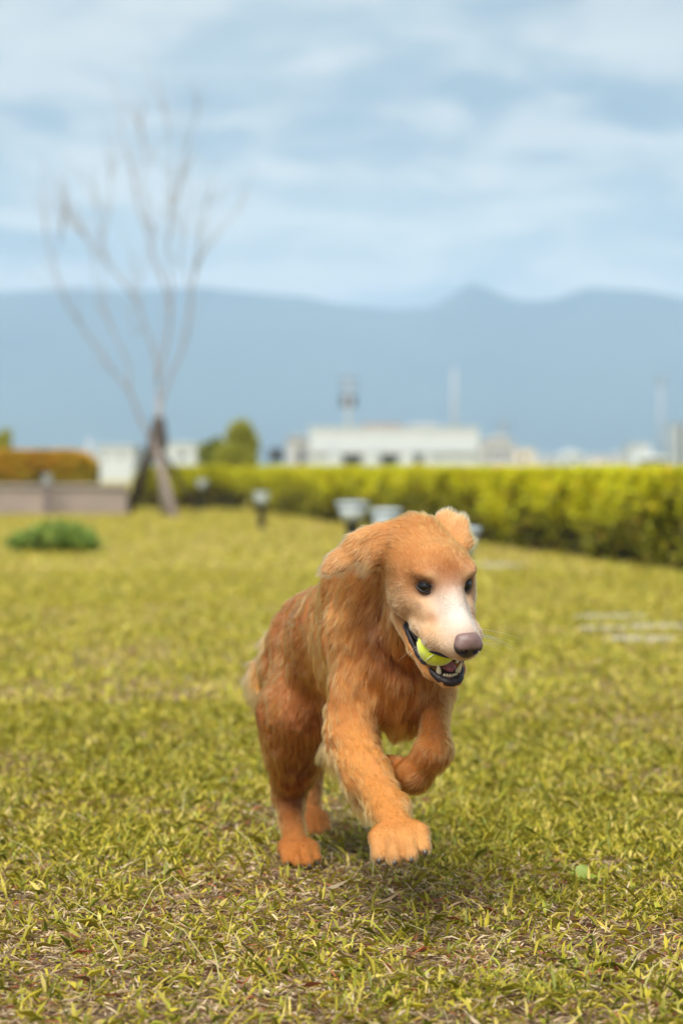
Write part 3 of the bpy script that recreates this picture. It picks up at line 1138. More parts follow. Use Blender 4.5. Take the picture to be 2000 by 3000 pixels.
def polygonise(prims, h, pad=0.03):
    """blend the primitives on a grid and pull one closed quad surface from it (surface nets)"""
    lo = np.min([bounds(p)[0] for p in prims if p['op'] == '+'], 0) - pad
    hi = np.max([bounds(p)[1] for p in prims if p['op'] == '+'], 0) + pad
    n = np.ceil((hi - lo) / h).astype(int) + 1
    D = np.full(n, 0.25, np.float32)
    ax = [lo[i] + h * np.arange(n[i]) for i in range(3)]
    def blend(a, d, k):
        hh = np.maximum(k - np.abs(a - d), 0) / k
        return np.minimum(a, d) - hh * hh * k * 0.25

    groups = []
    for p in prims:
        if p['g'] not in groups:
            groups.append(p['g'])
    for gi, g in enumerate(groups):
        mine = [p for p in prims if p['g'] == g]
        T = D if gi == 0 else np.full(n, 0.25, np.float32)
        for p in mine:
            b0, b1 = bounds(p)
            m = p['k'] + 0.03
            i0 = np.clip(np.floor((b0 - m - lo) / h).astype(int), 0, n - 1)
            i1 = np.clip(np.ceil((b1 + m - lo) / h).astype(int) + 1, 1, n)
            sl = tuple(slice(i0[d], i1[d]) for d in range(3))
            G = np.stack(np.meshgrid(*[ax[d][sl[d]] for d in range(3)], indexing='ij'), -1)
            d = sdf(p, G).astype(np.float32)
            T[sl] = blend(T[sl], d, p['k']) if p['op'] == '+' else -blend(-T[sl], d, p['k'])
        if gi:
            D = blend(D, T, g[1])
    S = D < 0
    c = np.zeros(tuple(n - 1), np.int8)
    for dx in (0, 1):
        for dy in (0, 1):
            for dz in (0, 1):
                c += S[dx:n[0] - 1 + dx, dy:n[1] - 1 + dy, dz:n[2] - 1 + dz]
    cells = np.argwhere((c > 0) & (c < 8))
    idx = np.full(tuple(n - 1), -1, np.int32)
    idx[tuple(cells.T)] = np.arange(len(cells))
    acc = np.zeros((len(cells), 3))
    cnt = np.zeros(len(cells))
    cor = [np.array((i & 1, (i >> 1) & 1, (i >> 2) & 1)) for i in range(8)]
    val = [D[tuple((cells + o).T)] for o in cor]
    for i in range(8):
        for j in range(i + 1, 8):
            if abs(cor[i] - cor[j]).sum() != 1:
                continue
            x = (val[i] < 0) != (val[j] < 0)
            t = np.where(x, val[i] / np.where(x, val[i] - val[j], 1), 0)
            acc += np.where(x[:, None], cor[i] + t[:, None] * (cor[j] - cor[i]), 0)
            cnt += x
    V = lo + h * (cells + acc / cnt[:, None])
    quads = []
    for d in range(3):
        u, v = (d + 1) % 3, (d + 2) % 3
        s0 = [slice(1, n[i] - 1) for i in range(3)]
        s1 = list(s0)
        s0[d] = slice(0, n[d] - 1)
        s1[d] = slice(1, n[d])
        A, B = S[tuple(s0)], S[tuple(s1)]
        for flip in (0, 1):
            E = np.argwhere((A & ~B) if flip == 0 else (~A & B))
            E[:, u] += 1
            E[:, v] += 1
            eu, ev = np.eye(3, dtype=int)[u], np.eye(3, dtype=int)[v]
            q = [idx[tuple((E - o).T)] for o in (0 * eu, eu, eu + ev, ev)]
            q = np.stack(q, 1)
            quads.append(q if flip == 0 else q[:, ::-1])
    Q = np.concatenate(quads)
    return V, Q[(Q >= 0).all(1)]


def laplace(V, Q, it, lam=0.5):
    E = np.concatenate([Q[:, [0, 1]], Q[:, [1, 2]], Q[:, [2, 3]], Q[:, [3, 0]]])
    E = np.concatenate([E, E[:, ::-1]])
    deg = np.bincount(E[:, 0], minlength=len(V)).astype(float)
    for _ in range(it):
        S = np.stack([np.bincount(E[:, 0], V[E[:, 1], i], minlength=len(V)) for i in range(3)], 1)
        V = V + lam * (S / deg[:, None] - V)
    return V


def vertex_normals(V, Q):
    N = np.cross(V[Q[:, 2]] - V[Q[:, 0]], V[Q[:, 3]] - V[Q[:, 1]])
    out = np.zeros_like(V)
    for c in range(4):
        for i in range(3):
            out[:, i] += np.bincount(Q[:, c], N[:, i], minlength=len(V))
    return out / np.maximum(np.linalg.norm(out, axis=1, keepdims=True), 1e-12)


# ---- trunk -------------------------------------------------------------
BACK = (-0.16, 0.9, -0.25)
DOWNBACK = (-0.05, 0.5, -0.75)
ell((0.055, 4.24, 0.435), (0.100, 0.22, 0.135), rotz(13), 0.03, GOLD, 0.018, DOWNBACK)            # rib cage
ell((0.045, 4.24, 0.51), (0.060, 0.17, 0.065), rotz(13), 0.03, GOLD, 0.02, BACK)                  # withers
cone((0.02, 4.38, 0.45), (-0.02, 4.62, 0.43), 0.098, 0.088, 0.04, AMBER, 0.02, DOWNBACK)          # loin
ell((-0.03, 4.64, 0.415), (0.085, 0.12, 0.095), rotz(13), 0.03, AMBER, 0.022, (-0.1, 0.4, -0.9))  # rump
cone((0.03, 4.38, 0.365), (-0.01, 4.58, 0.375), 0.070, 0.060, 0.03, GOLD, 0.026, (0, 0.4, -0.9))  # belly
ell((0.100, 4.06, 0.405), (0.080, 0.085, 0.105), None, 0.03, AMBER, 0.034, (0.02, -0.25, -1.0))   # forechest
# neck and ruff
cone(hp(-0.12, 0, -0.008), (0.055, 4.15, 0.51), 0.052, 0.092, 0.03, GOLD, 0.024, (-0.25, 0.55, -0.75))
cone(hp(-0.095, 0.0, -0.070), (0.100, 4.03, 0.44), 0.045, 0.078, 0.03, AMBER, 0.030, (-0.05, 0.2, -1.0), lift=0.5)
cone(at(1085, 1790, 4.02), (0.03, 4.08, 0.45), 0.040, 0.062, 0.03, GOLD, 0.027, (-0.3, 0.25, -0.9), lift=0.5)
cone(hp(-0.125, 0, 0.012), at(1065, 1710, 4.12), 0.044, 0.062, 0.03, GOLD, 0.018, (-0.35, 0.7, -0.4))      # nape
# tail
GROUP[:] = ['tail', 0.02]
TAILC = (0.1, 0.25, -0.95)
cone((-0.045, 4.74, 0.41), (-0.120, 4.86, 0.365), 0.034, 0.040, 0.03, GOLD, 0.03, (-0.4, 0.3, -0.6))
cone((-0.120, 4.86, 0.365), (-0.145, 4.90, 0.31), 0.040, 0.040, 0.03, (0.62, 0.29, 0.08), 0.04, TAILC)
cone((-0.145, 4.90, 0.31), (-0.135, 4.92, 0.24), 0.038, 0.018, 0.03, (0.62, 0.29, 0.08), 0.045, TAILC)

# ---- right foreleg, reaching forward (photo left) -----------------------
GROUP[:] = ['right foreleg', 0.014]
RS = at(1052, 1870, 4.06)
RE = at(1030, 2165, 4.00)
RW = at(1138, 2372, 3.85)
RK = at(1163, 2440, 3.79)
ell(at(1035, 1850, 4.10), (0.048, 0.075, 0.105), rotx(-12), 0.03, GOLD, 0.020, (-0.05, 0.2, -1.0))  # shoulder
cone(RS, RE, 0.048, 0.042, 0.03, GOLD, 0.020, (0.05, -0.1, -1.0))
ell(at(1085, 2000, 4.02), (0.045, 0.045, 0.06), None, 0.025, GOLD, 0.026, (0.1, -0.1, -1.0))
cone(RE, at(1075, 2270, 3.93), 0.041, 0.035, 0.02, PALE, 0.019, RW - RE, lift=0.45)
cone(at(1075, 2270, 3.93), RW, 0.035, 0.027, 0.02, PALE, 0.017, lift=0.45)
cone(at(998, 2200, 4.05), at(1075, 2350, 3.93), 0.022, 0.012, 0.025, PALE, 0.045, (0.1, 0.25, -1.0), lift=0.6)   # feathering behind
cone(RW, RK, 0.027, 0.026, 0.02, PALE, 0.014, lift=0.45)


def paw(root, tip, side, up, w, tr, tl, col, claws, k=0.0045):
    """four toes fanned over width w from root towards tip"""
    root, tip, side, up = (np.array(v, float) for v in (root, tip, side, up))
    side = side / np.linalg.norm(side)
    d = tip - root
    L = np.linalg.norm(d)
    d = d / L
    up = up - d * (up @ d)
    up /= np.linalg.norm(up)
    for s, ln, r in ((-1.0, 0.80, 0.92), (-0.36, 1.0, 1.0), (0.36, 1.0, 1.0), (1.0, 0.80, 0.92)):
        a = root + side * s * w * 0.33
        m = root + side * s * w * 0.46 + d * L * 0.55 * ln + up * tl
        b = root + side * s * w * 0.50 + d * L * ln - up * 0.004
        cone(a, m, tr * 1.05, tr * r * 1.0, k * 1.8, col, 0.009, lift=0.45)
        cone(m, b, tr * r * 1.0, tr * r * 0.82, k, (0.56, 0.27, 0.085) if col == PALE else col, 0.0080, lift=0.5)
        claws.append((b + d * tr * 0.62 - up * tr * 0.20, d * 0.8 - up * 0.6, tr * 0.32))
    ell(root + d * L * 0.30 + up * tl * 0.4, (w * 0.60, L * 0.44, tr * 1.25), np.stack([side, d, up], 1), 0.012, col, 0.010, d)
    for s in (-0.68, 0.0, 0.68):                      # clefts between the toes
        g0 = root + side * s * w * 0.46 + d * L * 0.74 + up * (tl + tr * 0.85)
        g1 = root + side * s * w * 0.52 + d * L * 1.12 + up * tr * 0.2
        cone(g0, g1, 0.0026, 0.0045, 0.004, RUSSET, 0.004, op='-')
    ell(root + d * L * 0.30 - up * tr * 0.9, (w * 0.42, L * 0.35, tr * 0.7),
        np.stack([side, d, up], 1), 0.012, col, 0.007, d)


CLAWS = []
paw(RK, at(1178, 2502, 3.70), (1, 0.12, 0.16), (0, -0.55, 0.8), 0.072, 0.0145, 0.010, PALE, CLAWS)

# ---- left foreleg, lifted and folded at the wrist (photo right) ----------
GROUP[:] = ['left foreleg', 0.012]
LS = (0.150, 4.08, 0.42)
LE = (0.158, 4.07, 0.375)
LW = at(1272, 2200, 3.93)
ell(LS, (0.026, 0.06, 0.075), rotx(-15), 0.02, AMBER, 0.018, (0.05, 0.0, -1.0))
cone(LS, LE, 0.032, 0.027, 0.02, GOLD, 0.016)
cone(LE, LW, 0.027, 0.0225, 0.02, GOLD, 0.016, (0.0, -0.3, -1.0))
ell(at(1266, 2207, 3.925), (0.026, 0.028, 0.027), None, 0.015, GOLD, 0.015, (-0.4, 0.0, -1.0), lift=0.45)
cone(LW, at(1212, 2272, 3.95), 0.025, 0.026, 0.015, GOLD, 0.014, lift=0.45)
cone(at(1212, 2272, 3.95), at(1155, 2258, 4.01), 0.026, 0.019, 0.015, GOLD, 0.014, lift=0.45)
cone(at(1222, 2265, 3.94), at(1190, 2290, 3.96), 0.022, 0.017, 0.015, GOLD, 0.013, lift=0.45)
for dx, dz in ((-14, -16), (0, 4), (12, 22)):
    cone(at(1185 + dx, 2258 + dz, 3.98), at(1142 + dx, 2244 + dz, 4.03), 0.014, 0.010, 0.005, AMBER, 0.007)

# ---- right hind leg, planted (photo left) --------------------------------
GROUP[:] = ['right hind leg', 0.055]
RH = (-0.060, 4.60, 0.40)
RST = at(878, 2090, 4.48)
RHK = at(848, 2330, 4.60)
RF = at(866, 2478, 4.53)
HC = (0.0, 0.35, -1.0)
cone((-0.030, 4.42, 0.41), RST, 0.062, 0.046, 0.06, AMBER, 0.020, HC)                                   # flank fold
cone(RH, RST, 0.074, 0.052, 0.06, AMBER, 0.022, HC)
cone(at(842, 1990, 4.62), at(836, 2160, 4.62), 0.048, 0.034, 0.05, AMBER, 0.026, HC, lift=0.45)        # back of the thigh
cone(RST, at(858, 2215, 4.52), 0.054, 0.042, 0.05, AMBER, 0.020, (0.0, 0.3, -1.0))
cone(RST, RHK, 0.050, 0.025, 0.05, AMBER, 0.020, (0.0, 0.3, -1.0))
cone(at(866, 2180, 4.5), at(852, 2300, 4.6), 0.044, 0.025, 0.03, RUSSET, 0.022, (0, 0.2, -1))
cone(RHK, RF, 0.025, 0.021, 0.02, AMBER, 0.015, lift=0.45)
paw(RF, at(888, 2522, 4.45), (1, 0.25, 0.0), (0, -0.3, 1.0), 0.056, 0.0128, 0.006, GOLD, CLAWS)

# ---- left hind leg, behind ----------------------------------------------
GROUP[:] = ['left hind leg', 0.022]
LH = (0.03, 4.64, 0.40)
LST = at(955, 2120, 4.62)
LHK = (-0.058, 4.95, 0.145)
LF = (-0.063, 4.91, 0.040)
cone(LH, LST, 0.070, 0.050, 0.04, AMBER, 0.022, HC)
cone(LST, LHK, 0.042, 0.022, 0.03, GOLD, 0.016, HC)
cone(LHK, LF, 0.022, 0.020, 0.02, GOLD, 0.010)
paw(LF, (-0.050, 4.83, 0.022), (1, 0.25, 0.0), (0, -0.3, 1.0), 0.046, 0.014, 0.006, GOLD, CLAWS)

# ---- head ------------------------------------------------------------------
GROUP[:] = ['head', 0.008]
HR = HEAD_R
FACE = 'face'
ell(hp(-0.070, 0, 0.003), (0.080, 0.068, 0.046), HR, 0.02, GOLD, 0.009, FACE)
ell(hp(-0.115, -0.004, 0.012), (0.048, 0.056, 0.040), HR, 0.02, GOLD, 0.014, FACE)
ell(hp(-0.030, 0, 0.009), (0.042, 0.055, 0.030), HR, 0.02, GOLD, 0.007, FACE)
cone(hp(-0.040, 0, 0.013), hp(0.036, 0, -0.018), 0.034, 0.020, 0.02, GOLD, 0.007, _up)
for s in (-1, 1):
    ell(hp(-0.010, s * 0.035, 0.023), (0.018, 0.018, 0.007), HR @ rotz(-s * 30), 0.016, GOLD, 0.007, FACE)    # brow
    ell(hp(-0.046, s * 0.048, -0.032), (0.046, 0.022, 0.038), HR @ roty(12), 0.018, GOLD, 0.012, FACE)      # cheek
    ell(hp(-0.006, s * 0.036, -0.029), (0.034, 0.0125, 0.015), HR, 0.020, CREAM, 0.007, FACE)               # under the eye
    ell(hp(0.012, s * 0.031, -0.044), (0.034, 0.0165, 0.020), HR, 0.014, CREAM, 0.007, FACE)
    cone(hp(-0.030, s * 0.036, -0.058), hp(0.010, s * 0.031, -0.062), 0.015, 0.019, 0.010, CREAM, 0.007)
    cone(hp(0.010, s * 0.031, -0.062), hp(0.052, s * 0.0275, -0.062), 0.019, 0.0205, 0.010, CREAM, 0.007)      # flews
    cone(hp(0.052, s * 0.0275, -0.062), hp(0.087, s * 0.012, -0.061), 0.0205, 0.017, 0.010, CREAM, 0.006)
cone(hp(0.000, 0, -0.034), hp(0.086, 0, -0.050), 0.033, 0.0275, 0.014, WHITE, 0.006)
cone(hp(0.002, 0, -0.010), hp(0.092, 0, -0.038), 0.0185, 0.0135, 0.012, WHITE, 0.005)
ell(hp(0.096, 0, -0.058), (0.013, 0.019, 0.019), HR, 0.010, CREAM, 0.005, FACE)
# eye sockets
EYE_DIR = {}
for s in (-1, 1):
    e = HEAD_R @ np.array((0.84, s * 0.54, 0.16))
    EYE_DIR[s] = e / np.linalg.norm(e)
    ell(hp(0.017, s * 0.044, 0.001), (0.016, 0.0125, 0.0115), HR @ rotz(s * 32), 0.010, RUSSET, 0.004, FACE, op='-')
# lower jaw with the mouth hollowed out between
for s in (-1, 1):
    cone(hp(-0.058, s * 0.034, -0.080), hp(0.000, s * 0.033, -0.110), 0.019, 0.0125, 0.010, PALE, 0.010)
    cone(hp(0.000, s * 0.033, -0.110), hp(0.045, s * 0.0255, -0.1275), 0.0125, 0.0100, 0.008, PALE, 0.007)
    cone(hp(0.045, s * 0.0255, -0.1275), hp(0.072, s * 0.0110, -0.1315), 0.0095, 0.0075, 0.008, PALE, 0.005)
cone(hp(-0.06, 0, -0.090), hp(0.062, 0, -0.137), 0.026, 0.009, 0.012, PALE, 0.012)
cone(hp(0.072, -0.0110, -0.1315), hp(0.072, 0.0110, -0.1315), 0.0075, 0.0075, 0.006, PALE, 0.005)
MOUTH = [dict(t='e', c=hp(0.066, 0, -0.1015), r=np.array((0.034, 0.0255, 0.0205)), R=HR @ roty(12), k=0.004, op='-'),
         dict(t='e', c=hp(0.022, 0, -0.0965), r=np.array((0.042, 0.0400, 0.0135)), R=HR @ roty(17), k=0.004, op='-'),
         dict(t='e', c=hp(-0.012, 0, -0.0865), r=np.array((0.030, 0.0470, 0.0075)), R=HR @ roty(20), k=0.004, op='-')]
for m in MOUTH:
    PRIMS.append(dict(m, col=RUSSET, fl=0.0, comb=FACE, dens=0.0, lift=0.3, g=tuple(GROUP)))


# ears: the right one streams back, the left one flips up
def plate(p, q, Y, w, th, col, fl, comb, side=0.0, k=0.012, lift=0.35):
    """flat flap from pixel p to pixel q, standing roughly across the view"""
    a, b = at(*p, Y), at(*q, Y + side)
    d = b - a
    L = np.linalg.norm(d)
    d /= L
    n = np.array((0.12, 1.0, -0.35))
    n = n - d * (n @ d)
    n /= np.linalg.norm(n)
    ell((a + b) / 2, (L / 2, w, th), np.stack([d, np.cross(n, d), n], 1), k, col, fl, comb, lift=lift)


GROUP[:] = ['right ear', 0.010]
EARC = (-0.75, 0.2, -0.55)
plate((1205, 1548), (1010, 1598), 3.875, 0.024, 0.012, PALE, 0.014, EARC, 0.02)
plate((1095, 1572), (938, 1680), 3.885, 0.019, 0.007, (0.54, 0.25, 0.08), 0.016, EARC, 0.02, lift=0.5)
plate((1150, 1600), (1060, 1650), 3.865, 0.017, 0.009, (0.52, 0.24, 0.08), 0.042, (-0.6, 0.0, -0.75), 0.02, lift=0.7)
GROUP[:] = ['left ear', 0.010]
UPC = (0.35, 0.2, 0.9)
plate((1296, 1590), (1312, 1494), 3.92, 0.022, 0.007, (0.60, 0.31, 0.12), 0.012, UPC, 0.02)
plate((1325, 1600), (1358, 1512), 3.91, 0.017, 0.007, (0.60, 0.31, 0.12), 0.016, UPC, 0.02)
plate((1335, 1610), (1380, 1575), 3.90, 0.016, 0.008, PALE, 0.016, (0.6, 0.2, 0.2), 0.02)
# hollow between cheek and neck, under the ear
GROUP[:] = ['trunk', 0.03]
cone(at(1082, 1690, 3.93), at(1118, 1830, 3.93), 0.022, 0.014, 0.03, RUSSET, 0.02, op='-')
cone(at(1105, 1880, 3.93), at(1165, 1960, 3.95), 0.012, 0.010, 0.03, RUSSET, 0.02, op='-')
GROUP[:] = ['nose', 0.01]

V, Q = polygonise(PRIMS, DOG_STEP)
V = laplace(V, Q, 2, 0.4)
SKIN0 = V
VN = vertex_normals(V, Q)

# ---- coat attributes at every vertex of the skin ----------------------------
W = np.zeros(len(V))
ACOL = np.zeros((len(V), 3))
ALEN = np.zeros(len(V))
ALIFT = np.zeros(len(V))
ACMB = np.zeros((len(V), 3))
face_dir = V - hp(0.13, 0, -0.03)
face_dir /= np.linalg.norm(face_dir, axis=1, keepdims=True)
face_dir = face_dir * np.array((1, 1, 1)) + np.array((0, 0, -0.25))
for p in PRIMS:
    if p['op'] != '+':
        continue
    d = sdf(p, V)
    w = np.exp(-np.clip(d, -0.01, 0.3) / 0.010)
    W += w
    ACOL += w[:, None] * np.array(p['col'])
    ALEN += w * p['fl']
    ALIFT += w * p['lift']
    if isinstance(p['comb'], str):
        ACMB += w[:, None] * face_dir
    else:
        ACMB += w[:, None] * (p['comb'] / np.linalg.norm(p['comb']))
ACOL /= W[:, None]
ALEN /= W
ALIFT /= W
VH = to_head(V)


def paint(c, r, col, s=1.0, soft=1.0):
    """a patch of coat colour in head space"""
    g = np.exp(-((((VH - np.array(c)) / np.array(r)) ** 2).sum(1)) ** soft)
    ACOL[:] = ACOL + (np.array(col) - ACOL) * (g * s)[:, None]


ADEN = np.ones(len(V))
# broad natural variation of the coat
nz = fbm(V * 14.0, 3, 3)
t = np.clip((nz - 0.42) * 3.2, -1, 1)[:, None]
ACOL = np.where(t > 0, ACOL + (np.array(PALE) - ACOL) * t * 0.32, ACOL + (np.array(RUSSET) - ACOL) * (-t) * 0.6)
paint((-0.058, -0.010, 0.050), (0.035, 0.035, 0.03), PALE, 0.7)
paint((0.004, -0.002, 0.036), (0.020, 0.018, 0.016), AMBER, 0.8)
for s in (-1, 1):
    paint((0.009, s * 0.031, 0.0235), (0.014, 0.012, 0.0065), CREAM, 0.9)       # pale brow spots
    paint((-0.013, s * 0.056, 0.030), (0.010, 0.008, 0.006), RUSSET, 0.22)
    paint((0.000, s * 0.048, -0.036), (0.045, 0.03, 0.022), CREAM, 0.75)
    paint((-0.030, s * 0.068, -0.033), (0.020, 0.02, 0.020), CREAM, 0.55)
    paint((0.0133, s * 0.048, -0.0260), (0.010, 0.009, 0.0055), RUSSET, 0.5)
paint((0.055, 0.0, -0.018), (0.052, 0.031, 0.028), (0.67, 0.60, 0.53), 0.92, 1.3)
paint((0.080, 0.0, -0.06), (0.03, 0.035, 0.026), (0.66, 0.48, 0.33), 0.6)
for s in (-1, 1):
    paint((0.0440, s * 0.036, -0.0330), (0.013, 0.010, 0.009), (0.40, 0.17, 0.06), 0.75)
    paint((0.0620, s * 0.040, -0.0520), (0.012, 0.010, 0.010), (0.52, 0.30, 0.15), 0.6)
paint((0.100, 0.0, -0.028), (0.012, 0.020, 0.010), (0.50, 0.36, 0.30), 0.8)
paint((0.022, -0.035, -0.070), (0.06, 0.02, 0.010), CREAM, 0.7)
paint((-0.085, -0.07, -0.015), (0.035, 0.03, 0.03), RUSSET, 0.65)  # ear's shadow on cheek and neck, painted into the coat colour
paint((-0.10, -0.06, -0.055), (0.03, 0.03, 0.03), RUSSET, 0.5)  # lower part of the same painted ear shade
# inside of the mouth: bare, wet, dark at the lips and pink further in
cav = np.min([sdf(m, V) for m in MOUTH], axis=0)
inside = cav < 0.0015
ADEN[inside] = 0
deep = np.clip((0.040 - np.abs(VH[:, 1])) / 0.014, 0, 1) * np.clip((VH[:, 0] + 0.01) / 0.03, 0, 1)
flesh = np.array((0.035, 0.022, 0.024)) * (1 - deep[:, None]) + np.array((0.36, 0.105, 0.10)) * deep[:, None]
spots = fbm(V * 120.0, 9, 2)
flesh = np.where((spots > 0.60)[:, None], np.array((0.04, 0.025, 0.028)), flesh)
ACOL[inside] = flesh[inside]
lipline = (cav < 0.0045) & ~inside & (VH[:, 0] > -0.03)
ACOL[lipline] = (0.03, 0.022, 0.022)
ADEN[lipline] = 0.0
ALEN[(cav < 0.012) & ~inside] *= 0.6

# the longer coat lies in tufts: a shallow relief under it
tuft = (fbm(V * np.array((34.0, 34.0, 24.0)), 41, 3) - 0.5) * 2 + (fbm(V * np.array((80.0, 80.0, 55.0)), 47, 2) - 0.5) * 0.8
V = V + VN * (tuft * np.clip(ALEN - 0.006, 0, 0.03) * 0.46)[:, None]
VN = vertex_normals(V, Q)
DOG_BASE = (0.05, 4.3, 0.0)
dog = empty("dog", DOG_BASE)
tag(dog, "golden long-haired dog running towards the camera with a ball in its mouth", "dog")


def skin_material():
    m = bpy.data.materials.new("dog_skin")
    m.use_nodes = True
    nt = m.node_tree
    b = nt.nodes["Principled BSDF"]
    a = nt.nodes.new("ShaderNodeAttribute")
    a.attribute_name = "tint"
    nt.links.new(a.outputs['Color'], b.inputs['Base Color'])
    g = nt.nodes.new("ShaderNodeAttribute")
    g.attribute_name = "wet"
    mr = nt.nodes.new("ShaderNodeMapRange")
    mr.inputs[3].default_value = 0.85
    mr.inputs[4].default_value = 0.28
    nt.links.new(g.outputs['Fac'], mr.inputs[0])
    nt.links.new(mr.outputs[0], b.inputs['Roughness'])
    return m


body = indexed_mesh("body", V, Q, skin_material(), ACOL * np.where((ADEN > 0)[:, None], 0.8, 1.0), dog)
wet = body.data.attributes.new("wet", 'FLOAT', 'POINT')
wet.data.foreach_set("value", (ADEN <= 0).astype(np.float32))
BVH = BVHTree.FromPolygons([tuple(v) for v in V], [tuple(int(i) for i in q) for q in Q])

# ---- eyes ------------------------------------------------------------------
m_eye = material("eye", (0.004, 0.003, 0.002), 0.05, spec=0.6)
m_lid = material("eyelid_rim", (0.014, 0.010, 0.010), 0.4)
m_lidskin = material("eyelid_skin", (0.20, 0.095, 0.045), 0.8, noise=(400.0, (0.13, 0.055, 0.028), 0.2))
m_iris = material("iris", (0.014, 0.006, 0.003), 0.10, noise=(900.0, (0.008, 0.004, 0.003), 0.2), spec=0.5)
EYE_P = []
for s in (-1, 1):
    d = Vector(EYE_DIR[s])
    target = hp(0.010, s * 0.0405, 0.002)
    o = Vector(target) + d * 0.06
    hit = BVH.ray_cast(o, -d, 0.12)
    p = hit[0] if hit[0] is not None else Vector(target)
    R = 0.0165
    c = p - d * (R - 0.0060)
    EYE_P.append(np.array(p))
    q = d.to_track_quat('Z', 'Y').to_matrix()
    bm = bmesh.new()
    bmesh.ops.create_uvsphere(bm, u_segments=32, v_segments=32, radius=R)
    for v in bm.verts:
        n = v.co.normalized()
        o2, r2 = 0.0085, 0.0096                       # the cornea bulges from the eyeball
        disc = r2 * r2 - o2 * o2 * (1 - n.z * n.z)
        t = o2 * n.z + math.sqrt(disc) if n.z > 0 and disc > 0 else 0.0
        v.co = c + q @ (n * max(R, t))
    me = bpy.data.meshes.new("eye")
    bm.to_mesh(me)
    bm.free()
    me.shade_smooth()
    me.materials.append(m_iris)
    me.materials.append(m_eye)
    for pl in me.polygons:
        if (Vector(pl.center) - c).normalized().dot(d) > math.cos(math.radians(24)):
            pl.material_index = 1
    eye = link(bpy.data.objects.new("eye", me), dog)
    eye.location = -Vector(DOG_BASE)
    # lids: an almond-shaped rim lying on the eyeball
    x = q @ Vector((1, 0, 0))
    fwd, lft, upv = Vector(HEAD_R[:, 0]), Vector(HEAD_R[:, 1]), Vector(HEAD_R[:, 2])
    ux = (upv - d * upv.dot(d)).normalized()
    sx = d.cross(ux).normalized()
    HW, HU, HL, R2 = 0.0138, 0.0074, 0.0068, R * 1.045
    tilt = 0.12 * (1 if sx.dot(fwd) > 0 else -1)      # the inner corner sits lower
    pts = []
    for i in range(32):
        a = 2 * math.pi * i / 32
        wx, wy = HW * math.cos(a), (HU if math.sin(a) > 0 else HL) * math.sin(a)
        off = sx * wx + ux * (wy - tilt * wx)
        pts.append(c + d * math.sqrt(max(R2 * R2 - off.length_squared, 1e-8)) + off)
    pts += pts[:2]
    Geo().tube(pts, [0.0016] * len(pts), 8).build("eyelid_rim", m_lid, dog, True)
    # upper and lower lid: skin drawn over the eyeball outside the almond opening
    for sg, hh in ((1, HU), (-1, HL)):
        lv, lf = [], []
        for i in range(25):
            wx = HW * 1.12 * (i / 12.0 - 1)
            e0 = hh * math.sqrt(max(0.0, 1 - (wx / HW) ** 2)) * sg
            for j in range(6):
                wy = e0 + sg * (0.0002 + (math.sqrt(max(R2 * R2 * 0.97 - wx * wx, 1e-8)) - abs(e0)) * j / 5.0)
                off = sx * wx + ux * (wy - tilt * wx)
                q2 = R2 * R2 - off.length_squared
                lv.append(c + d * math.sqrt(max(q2, 1e-9)) + off)
        for i in range(24):
            for j in range(5):
                lf.append((i * 6 + j, (i + 1) * 6 + j, (i + 1) * 6 + j + 1, i * 6 + j + 1))
        Geo_l = Geo()
        Geo_l.v, Geo_l.f = [tuple(v) for v in lv], lf
        Geo_l.build("upper_eyelid" if sg > 0 else "lower_eyelid", m_lidskin, dog, True)
EYE_P = np.array(EYE_P)
for p in EYE_P:
    dd = np.linalg.norm(V - p, axis=1)
    ADEN[dd < 0.0118] = 0
    ALEN[dd < 0.03] *= 0.7
    near = np.exp(-(dd / 0.0170) ** 6)[:, None]
    ACOL += (np.array((0.10, 0.045, 0.024)) - ACOL) * near * 0.8
at_t = body.data.color_attributes["tint"]
c4 = np.ones((len(V), 4), np.float32)
c4[:, :3] = ACOL * np.where((ADEN > 0)[:, None], 0.8, 1.0)
at_t.data.foreach_set("color", c4.ravel())

# ---- nose --------------------------------------------------------------------
NOSE = []
_keep = PRIMS
PRIMS = NOSE
NC = np.array((0.1075, 0, -0.0465))


def nh(x, y, z):
    return hp(*(NC + np.array((x, y, z)) * 0.95))


ell(nh(0, 0, 0.001), (0.0150, 0.0225, 0.0155), HR, 0.006)
ell(nh(-0.006, 0, 0.010), (0.014, 0.0185, 0.009), HR, 0.008)
ell(nh(-0.002, 0, -0.013), (0.011, 0.0140, 0.0115), HR, 0.008)
for s in (-1, 1):
    ell(nh(0.0040, s * 0.0130, -0.003), (0.0095, 0.0105, 0.0110), HR, 0.005)
    ell(nh(0.0135, s * 0.0095, -0.0075), (0.0085, 0.0048, 0.0042), HR @ rotx(s * 25), 0.003, op='-')
    cone(nh(0.011, s * 0.012, -0.008), nh(0.004, s * 0.0235, -0.010), 0.0028, 0.0018, 0.003, op='-')
cone(nh(0.0160, 0, -0.004), nh(0.011, 0, -0.024), 0.0011, 0.0011, 0.002, op='-')
NV, NQ = polygonise(NOSE, 0.0011, 0.008)
NV = laplace(NV, NQ, 1, 0.4)
PRIMS = _keep
nhd = to_head(NV) - NC
pinkish = np.array((0.165, 0.097, 0.086))
darkn = np.array((0.030, 0.021, 0.021))
tt = np.clip((nhd[:, 2] + 0.0030 + 0.004 * (fbm(NV * 260, 5, 2) - 0.5)) / 0.005, 0, 1)[:, None]
ncol = darkn + (pinkish - darkn) * tt
ncol *= (0.75 + 0.5 * fbm(NV * 700, 8, 2))[:, None]
m_nose = material("nose_leather", attr="tint", rough=0.42, bump=(1400.0, 0.6, 0.0006), spec=0.6)
indexed_mesh("nose", NV, NQ, m_nose, ncol, dog)
dn = np.min(np.abs(np.stack([sdf(p, V) for p in NOSE[:3]], 1)), axis=1)
ADEN[dn < 0.0025] = 0

